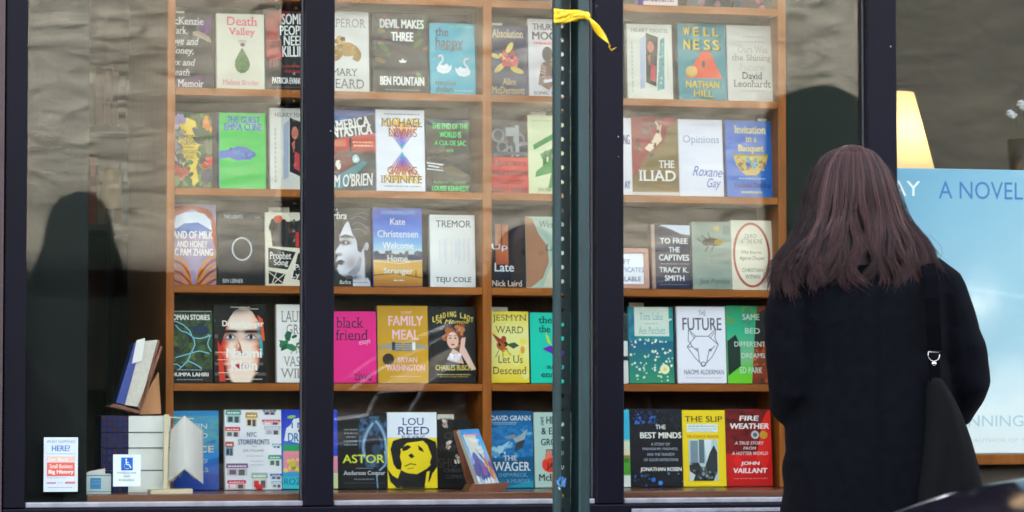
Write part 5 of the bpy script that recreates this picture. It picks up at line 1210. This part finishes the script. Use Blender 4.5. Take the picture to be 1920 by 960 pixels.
b.loft([[(HX*.6+rx*math.cos(6.2832*j/n),.0+ry*math.sin(6.2832*j/n),z) for j in range(n)] for z,rx,ry in ((wz(478),.105,.085),(wz(455),.088,.074),(wz(455),.080,.066),(wz(478),.09,.07))],cap=False)
b.build('collar',m_coat,woman)
# hair: shell plus a few thousand strands
hp=[(272,0.010,.02),(276,.030,.045),(283,.048,.066),(295,.066,.085),(315,.084,.098),(345,.100,.108),(380,.112,.112),(415,.126,.115),(440,.146,.118),(475,.176,.124),(510,.194,.130),(545,.200,.134),(565,.20,.136)]
hc=[(272,1600),(295,1598),(345,1600),(400,1603),(450,1612),(500,1606),(565,1604)]
def lerp(tab,py,k):
    if py<=tab[0][0]: return tab[0][k]
    for A,B in zip(tab,tab[1:]):
        if py<=B[0]:
            t=(py-A[0])/(B[0]-A[0]); return A[k]*(1-t)+B[k]*t
    return tab[-1][k]
def HS(phi,py,r=1.0):
    w_=lerp(hp,py,1)*r*PX/.00133; d_=lerp(hp,py,2)*r; c=wx(lerp(hc,py,1),py)
    f=max(0,min(1,(py-400)/90.)); cs=math.cos(phi); cs=cs if cs>0 else cs*.75
    cs=cs*(1-f)+(.62+.38*cs)*f
    y=.02-d_*cs
    return Vector((c+w_*math.sin(phi)+f*.36*(y-.02)*(.25+.75*abs(math.sin(phi))), y, wz(py)))
rg=random.Random(11)
V=[];F=[];C=[]
def addface(idx,col): F.append(idx); C.append([col]*len(idx))
base=(.0035,.0019,.0019,1)
nph=48; pys=[272+ (500-272)*(i/26)**1.0 for i in range(27)]
grid=[]
for py in pys:
    row=[]
    for j in range(nph+1):
        phi=R(-118+236*j/nph); row.append(len(V)); V.append(tuple(HS(phi,py,.93-.07*max(0,(py-400)/100.))))
    grid.append(row)
for i in range(26):
    for j in range(nph): addface((grid[i][j],grid[i][j+1],grid[i+1][j+1],grid[i+1][j]),base)
def strand(phi,py0,py1,r,rad,col,wav,flick,seg=22,amp=1.0):
    pts=[]; o=rg.random()*1.2; k0=math.floor(phi*7+1.2*noise.noise(Vector((phi*2,0,7)))); lc=(k0+.5)/7; lr=random.Random(k0*13+5); ph0=lr.random()*6.28; la=lr.uniform(.5,1.3); fr=lr.uniform(.040,.062)
    for i in range(seg+1):
        t=i/seg; py=py0+(py1-py0)*t
        tt=max(0,min(1,(py-330)/190.))
        ph=phi+noise.noise(Vector((phi*3.2,py*.008,1.0)))*.16*tt+noise.noise(Vector((phi*12,py*.018,5.0)))*.07*tt
        ph+=amp*la*.105*math.sin(py*fr+ph0+o)*tt**1.3+wav*math.sin(py*.05+o*5)*tt+(lc-phi)*.62*tt**2
        rr_=r+.030*la*math.sin(py*fr+ph0+1.3+o)*tt+.035*noise.noise(Vector((phi*7,py*.012,2.0)))+.02*noise.noise(Vector((phi*5,0,8)))
        p=HS(ph,py,rr_)
        if flick and t>.75: p=p+Vector((flick*(t-.75)**1.5*.5,-.02*(t-.75)*abs(flick)*10,abs(flick)*.3*(t-.75)**2))
        pts.append(p)
    k=len(V); n=3
    for i,p in enumerate(pts):
        t=i/seg; rr=rad*(1-.75*max(0,t-.7)/.3)
        tg=(pts[min(i+1,seg)]-pts[max(i-1,0)]).normalized(); a=tg.cross(Vector((0,1,0)))
        if a.length<1e-4: a=Vector((1,0,0))
        a.normalize(); c=tg.cross(a)
        for j in range(n):
            q=2*math.pi*j/n; V.append(tuple(p+(a*math.cos(q)+c*math.sin(q))*rr))
    for i in range(seg):
        for j in range(n): addface((k+i*n+j,k+i*n+(j+1)%n,k+(i+1)*n+(j+1)%n,k+(i+1)*n+j),col)
for s in range(5600):
    phi=R(rg.uniform(-114,114)); sd=abs(math.sin(phi))
    py0=rg.choice([272,274,280,290,310]) if rg.random()<.75 else rg.uniform(300,430)
    k0=math.floor(phi*7+1.2*noise.noise(Vector((phi*2,0,7)))); lo=random.Random(k0*7+3).uniform(-16,14); lcc=(k0+.5)/7
    end=548+lo-26*min(1.2,abs(phi-lcc)*14)**1.5+10*noise.noise(Vector((phi*4.0,3,1)))+rg.gauss(0,7)-(22 if phi>.8 else 0)
    if rg.random()<.28: end-=rg.uniform(15,70)         # layered cut
    lk=noise.noise(Vector((phi*7,0,9)))+.6*noise.noise(Vector((phi*19,0,4)))
    br=max(.25,rg.uniform(.5,1.6)*(1+.9*lk)); red=rg.random()
    col=(.0300*br*(1+.3*red),.0160*br,.0182*br*(1-.2*red),1)
    strand(phi,py0,end,rg.uniform(.93,1.035),rg.uniform(.0006,.0011),col,rg.uniform(.005,.03),rg.choice([0,0,.06,-.06,.12,-.12,.2,-.2]))
for s in range(260):                     # stray hairs
    phi=R(rg.choice([-1,1])*rg.uniform(60,110)); strand(phi,rg.uniform(280,430),rg.uniform(480,560),rg.uniform(1.03,1.13),.0004,(.016,.009,.01,1),.05,rg.uniform(-.35,.35),amp=1.5)
# the curl by the right shoulder and the lock ends on the left one
def free(pts,rad,col):
    k=len(V)
    for i,p in enumerate(pts):
        for j in range(3):
            q=2.094*j; V.append((p[0]+rad*math.cos(q),p[1],p[2]+rad*math.sin(q)))
    for i in range(len(pts)-1):
        for j in range(3): addface((k+i*3+j,k+i*3+(j+1)%3,k+(i+1)*3+(j+1)%3,k+(i+1)*3+j),col)
free([(wx(x),-.03,wz(y)) for x,y in ((1735,440),(1748,452),(1757,462),(1759,474),(1755,482),(1745,484))],.0005,(.02,.011,.011,1))
for k in range(10):
    o=rg.uniform(-9,9); free([(wx(x+o+rg.uniform(-3,3)),-.09-.015*rg.random(),wz(y)) for x,y in ((1492,455),(1478,480),(1468,500),(1461,515),(1462,528),(1468,534+rg.uniform(-3,3)),(1476,532))],.0007,(.018,.010,.011,1))
me=bpy.data.meshes.new('hair'); me.from_pydata(V,[],F); me.materials.append(m_hair)
ca=me.color_attributes.new('Col','FLOAT_COLOR','CORNER'); ca.data.foreach_set('color',[x for c in C for q in c for x in q])
for p in me.polygons: p.use_smooth=True
ho=bpy.data.objects.new('hair',me); COL.objects.link(ho); ho.parent=woman

# shoulder bag
bag=tag(empty('shoulder_bag',(cx0+wx(1765),YW-.13,wz(960))),'black cloth shoulder bag hanging behind the woman by a steel ring','bag')
m_bag=noisy(mat('bag_cloth',rough=.85,spec=.10),(.0008,.0010,.0014),(.0015,.0018,.0024),30,bump=.3,bdist=.002,bscale=150)
m_strap=mat('strap',(.0012,.0014,.0024),.8,spec=.02)
def bp_(px,py,y):
    q=at(px,py,YW+y); return Vector((q.x-bag.location.x, q.y-bag.location.y, q.z-bag.location.z))
# strap over the shoulder
path=[(1752,655,-.142),(1750,610,-.150),(1748,560,-.148),(1745,520,-.128),(1740,500,-.10),(1735,489,-.04),(1733,490,.04)]
b=MB(); vs=[]
P3=[bp_(x,y,d_) for x,y,d_ in path]
sw=13*PX
for i,p in enumerate(P3):
    for dx in (-sw,sw): vs.append((p.x+dx,p.y,p.z))
for i,p in enumerate(P3):
    for dx in (-sw,sw): vs.append((p.x+dx,p.y-.003,p.z+.002))
m_=2*len(P3)
fs=[]
for i in range(len(P3)-1):
    q=2*i
    fs += [(q,q+1,q+3,q+2),(m_+q,m_+q+2,m_+q+3,m_+q+1),(q,q+2,m_+q+2,m_+q),(q+1,m_+q+1,m_+q+3,q+3)]
fs += [(0,m_,m_+1,1),(m_-2,m_-1,2*m_-1,2*m_-2)]
b.add(vs,fs); b.build('strap',m_strap,bag)
b=MB(); c=bp_(1751,667,-.150); rr=10.5*PX; pts=[]
for i in range(15):
    t=R(-20+220*i/14+90-90); pts.append((c.x+rr*math.cos(R(180+ (180*i/14))),c.y,c.z-rr*.9*abs(math.sin(R(180*i/14)))))
pts=[(c.x-rr,c.y,c.z+.009)]+pts+[(c.x+rr,c.y,c.z+.009),(c.x-rr,c.y,c.z+.0092)]
b.tube(pts,.0012,8); b.build('ring',m_chrome,bag)
b=MB(); p=bp_(1751,682,-.150)
x0,x1=bp_(1742,676,-.15).x,bp_(1763,676,-.15).x; b.box(x0,x1,p.y,p.y+.006,bp_(1751,716,-.15).z,bp_(1751,672,-.15).z); b.build('strap_tab',m_strap,bag,.002)
b=MB(); b.lathe([(.0005,-.004),(.005,-.0035),(.0066,0),(.0066,.001),(.0005,.001)],(p.x,p.y-.0005,p.z),14,'y'); b.build('rivet',m_chrome,bag)
b=MB()
prof=[(706,1742,1763,.010,-.142),(716,1740,1768,.02,-.14),(735,1737,1782,.03,-.135),(760,1735,1794,.042,-.13),(800,1730,1812,.055,-.125),(850,1722,1828,.065,-.125),(900,1713,1841,.07,-.125),(960,1704,1850,.075,-.125),(1040,1700,1856,.078,-.125),(1070,1715,1840,.06,-.125)]
rings=[]
for py,xa,xb,ry,yc in prof:
    a_,b__=bp_(xa,py,yc),bp_(xb,py,yc); n=40; ring=[]
    for j in range(n):
        t=2*math.pi*j/n; amp=min(1,(py-700)/160)
        fold=1+amp*(.10*math.sin(t*5+.7)+.06*math.sin(t*9+py*.01))
        ring.append(((a_.x+b__.x)/2+(b__.x-a_.x)/2*math.cos(t)*(1+.03*amp*math.sin(t*7)),a_.y+ry*math.sin(t)*fold,a_.z))
    rings.append(ring)
b.loft(rings); bo_=b.build('bag_body',m_bag,bag)
md=bo_.modifiers.new('sub','SUBSURF'); md.levels=1; md.render_levels=1

# ------------------------------------------------------------------ cars
m_carp=noisy(mat('car_paint',rough=.10,spec=.06,coat=.0),(.0035,.0032,.0055),(.006,.0055,.009),40)
m_carp.node_tree.nodes['Principled BSDF'].inputs['IOR'].default_value=1.14
m_cglass=mat('car_glass',(.004,.005,.006),.06,spec=.25)
m_tyre=mat('tyre',(.018,.018,.018),.85); m_rim=mat('rim',(.5,.5,.52),.3,1); m_lampm=mat('headlamp',(.55,.58,.6),.1,spec=.8); m_red=mat('tail_lamp',(.35,.01,.01),.2)
def itab(tab,x,k):
    if x<=tab[0][0]: return tab[0][k]
    for A,B in zip(tab,tab[1:]):
        if x<=B[0]:
            t=(x-A[0])/(B[0]-A[0]); t=t*t*(3-2*t)*.35+t*.65; return A[k]*(1-t)+B[k]*t
    return tab[-1][k]
m_carm=mat('car_paint_matte',(.004,.004,.005),.6,spec=.05)
def make_car(label,loc,rotz=0,zs=1.0,ys=1.0,m_carp=m_carp):
    car=tag(empty('parked_car',loc,(0,0,rotz)),label,'car',None)
    car.scale=(1,ys,zs)
    L=4.5
    tab=[(0,.30,.60,.60),(.06,.26,.70,.72),(.2,.22,.785,.82),(.3,.21,.815,.85),(.45,.20,.850,.88),(.6,.20,.868,.89),(.8,.20,.882,.90),(1.1,.20,.92,.91),(1.5,.20,1.02,.915),(2.5,.20,1.05,.915),(3.6,.20,1.065,.91),(4.1,.22,1.06,.88),(4.4,.28,1.0,.80),(4.5,.34,.88,.68)]
    b=MB(); rings=[]
    xs=[i*L/72 for i in range(73)]
    for x in xs:
        zb_,zt_,w_=itab(tab,x,1),itab(tab,x,2),itab(tab,x,3); n=40; ring=[]
        for j in range(n):
            t=2*math.pi*j/n; c,s=math.cos(t),math.sin(t)
            yy=w_*math.copysign(abs(c)**.42,c); zz=(zb_+zt_)/2+(zt_-zb_)/2*math.copysign(abs(s)**.36,s)
            if s>0: zz+=.02*(1-(yy/w_)**2)
            for wxx in (.85,3.65):
                dd_=math.hypot(x-wxx,zz-.33)
                if dd_<.37 and abs(c)>.5: yy*= .88
            ring.append((x,yy,zz))
        rings.append(ring)
    b.loft(rings); b.build('body',m_carp,car)
    gt=[(.80,.93,.78,.94),(1.25,1.14,.76,.95),(1.70,1.33,.68,.96),(2.4,1.41,.64,.96),(3.2,1.40,.63,.96),(3.7,1.30,.64,.96),(4.1,1.10,.70,.97),(4.25,1.0,.72,.98)]
    b=MB(); rings=[]; br=MB(); rr=[]
    for i in range(40):
        x=.80+3.45*i/39; zt_,wt=itab(gt,x,1)+.08,itab(gt,x,2); z0=1.03; wb=.80
        ring=[(x,-wb,z0),(x,-wt*1.02,z0+(zt_-z0)*.8),(x,-wt*.93,z0+(zt_-z0)*.96),(x,0,zt_+.012),(x,wt*.93,z0+(zt_-z0)*.96),(x,wt*1.02,z0+(zt_-z0)*.8),(x,wb,z0)]
        rings.append(ring)
        if 1.70<x<3.75: rr.append([(x,-wt*1.03,z0+(zt_-z0)*.81+.003),(x,-wt*.93,z0+(zt_-z0)*.96+.006),(x,0,zt_+.02),(x,wt*.93,z0+(zt_-z0)*.96+.006),(x,wt*1.03,z0+(zt_-z0)*.81+.003),(x,wt*.9,z0+(zt_-z0)*.85),(x,-wt*.9,z0+(zt_-z0)*.85)])
    b.loft(rings); b.build('window_glass',m_cglass,car)
    br.loft(rr); br.build('roof',m_carp,car)
    b=MB()
    for s in (-1,1):
        b.tube([(.86,s*.80,1.02),(1.3,s*.775,1.24),(1.72,s*.70,1.405)],.028,8); b.tube([(2.75,s*.815,1.04),(2.75,s*.66,1.45)],.035,8); b.tube([(3.72,s*.66,1.37),(4.2,s*.76,1.08)],.04,8)
    b.build('pillars',m_carp,car)
    def top_at(x,y):
        zb_,zt_,w_=itab(tab,x,1),itab(tab,x,2),itab(tab,x,3); q=min(.999,abs(y)/w_); c=q**(1/.42); s_=math.sqrt(max(0,1-c*c))
        return (zb_+zt_)/2+(zt_-zb_)/2*s_**.36+.02*(1-q*q)
    b=MB()
    for s in (-1,1):
        pts=[(x,s*.76,top_at(x,.76)+.006) for x in (.16,.25,.35,.45,.55,.65,.75) if s>0]+[(.86,s*.815,1.045),(1.3,s*.795,1.262),(1.72,s*.72,1.43),(2.4,s*.67,1.47),(3.2,s*.66,1.46),(3.75,s*.67,1.37)]
        b.tube(pts,.011,8)
    b.build('streak_strip',mat('streak_metal',(.62,.64,.70),.22,1),car)  # bright metal strip added to give the light streak along hood and pillar
    for wxx in (.85,3.65):
        for s in (-1,1):
            we=empty('wheel',(wxx,s*.80,.33)); we.parent=car
            b=MB(); b.lathe([(.20,-.10),(.30,-.105),(.325,-.07),(.325,.07),(.30,.105),(.20,.10)],(0,0,0),28,'y'); b.build('tyre',m_tyre,we)
            b=MB(); b.lathe([(.005,-.06),(.05,-.07),(.17,-.075),(.20,-.09),(.205,-.09),(.205,.09),(.005,.09)],(0,0,0),28,'y'); b.build('rim',m_rim,we)
    for s in (-1,1):
        b=MB(); b.loft([[(x,s*(y0+.11*math.cos(t)),z+.045*math.sin(t)) for t in [6.283*j/14 for j in range(14)]] for x,y0,z in ((.045,.50,.62),(.14,.60,.665))]); b.build('headlight',m_lampm,car)
        bx('tail_light',m_red,4.40,4.475,s*.5 if s>0 else -.66,.66 if s>0 else -.5,.72,.84,car,.01)
        b=MB(); b.loft([ell_ring((1.62,s*.98,1.02+dz),r,r*1.3,10) for dz,r in ((-.06,.03),(-.03,.06),(.03,.065),(.07,.03))]); b.tube([(1.62,s*.85,.98),(1.62,s*.95,1.0)],.02,6); b.build('mirror',m_carp,car)
    bx('grille',m_black,-.012,.06,-.42,.42,.40,.56,car,.01)
    return car
car1=make_car('dark glossy parked car with its hood across the lower right corner',(1.72,-4.25,-.13),R(0),1.15)

# ------------------------------------------------------------------ across the street (seen only as reflections in the glass)
make_car('tall dark car parked on the far side of the street, mirrored in the glass',(-2.6,-12.6,-.13),0,1.30,1.0,m_carm)
make_car('second dark car parked across the street',(3.2,-12.6,-.13),0,1.25,1.0,m_carm)
make_car('third dark car parked across the street, farthest along',(8.6,-12.6,-.13),0,1.30,1.0,m_carm)
m_stucco=noisy(mat('rough_stucco',rough=.95,spec=.1),(.150,.136,.112),(.245,.228,.192),1.6,(.5,1,2.2),6,lo=.3,hi=.7)
m_stucco2=noisy(mat('brown_dimming_wall',rough=.95,spec=.1),(.020,.018,.012),(.042,.038,.026),1.2,(.5,1,2.0),6,lo=.3,hi=.7)  # darkened wall colour that dims the reflection in the right pane
m_darkfill=mat('dark_fill',(.008,.012,.010),.9,spec=.05)  # near-black fill that keeps parts of the mirrored street dark
for mm_ in (m_stucco,m_stucco2):
 n,l,b_=nodes(mm_)
 tc=n.new('ShaderNodeTexCoord'); mp=n.new('ShaderNodeMapping'); mp.inputs['Scale'].default_value=(1.0,1,2.4)
 nz=n.new('ShaderNodeTexNoise'); nz.inputs['Scale'].default_value=3.3; nz.inputs['Detail'].default_value=5; nz.inputs['Roughness'].default_value=.55; nz.inputs['Distortion'].default_value=.6
 bp=n.new('ShaderNodeBump'); bp.inputs['Strength'].default_value=1; bp.inputs['Distance'].default_value=.13
 l.new(tc.outputs['Object'],mp.inputs[0]); l.new(mp.outputs[0],nz.inputs['Vector']); l.new(nz.outputs[0],bp.inputs['Height']); l.new(bp.outputs[0],b_.inputs['Normal'])
wl=tag(empty('opposite_building',(0,-16,0)),'sunlit rough stucco building across the street, mirrored in the shop window','building')
bx('wall',m_stucco,-12,9.2,-.6,0,2.12,5.0,wl)
bx('added_dark_base',m_darkfill,-12,9.2,-.6,.03,0,2.118,wl)  # dark band added so the lower part of the reflection stays dark
w2=tag(empty('added_brown_building',(9.2,-16,0)),'brown rough rendered building farther along the opposite side, mirrored in the right pane','building')
bx('wall',m_stucco2,.003,20,-.6,.05,1.9,5.2,w2); bx('added_dark_base',m_darkfill,.003,20,-.6,.08,0,1.898,w2)  # both parts added for a dimmer, browner reflection on the right
def archway(x0,x1,ztop,zsp):
    b=MB(); c=(x0+x1)/2; r=(x1-x0)/2; pts=[(x0,2.1)]+[(c-r*math.cos(math.pi*i/16),zsp+(ztop-zsp)*math.sin(math.pi*i/16)) for i in range(17)]+[(x1,2.1)]
    n=len(pts); b.add([(x,0.004,z) for x,z in pts]+[(x,.03,z) for x,z in pts],[tuple(range(n)),tuple(range(2*n-1,n-1,-1))]+[(i,(i+1)%n,n+(i+1)%n,n+i) for i in range(n)])
    b.build('arched_doorway',m_darkfill,wl)
def refl(px,py):                      # mirror of the far wall in the glass
    p=at(px,py,16.0); return p.x,p.z
b=MB(); out_=[refl(x,y) for x,y in ((60,560),(62,500),(74,462),(84,430),(96,396),(116,374),(146,364),(176,369),(198,386),(210,410),(216,440),(226,468),(236,500),(240,560))]  # added dark outline standing in for a figure reflected at far left
n_=len(out_); b.add([(x,.004,z) for x,z in out_]+[(x,.03,z) for x,z in out_],[tuple(range(n_)),tuple(range(2*n_-1,n_-1,-1))]+[(i,(i+1)%n_,n_+(i+1)%n_,n_+i) for i in range(n_)]); b.build('figure_silhouette',m_darkfill,wl)
xa,_=refl(1430,300); xb,zt_=refl(1650,165); archway(xa,xb,zt_,refl(1430,235)[1])
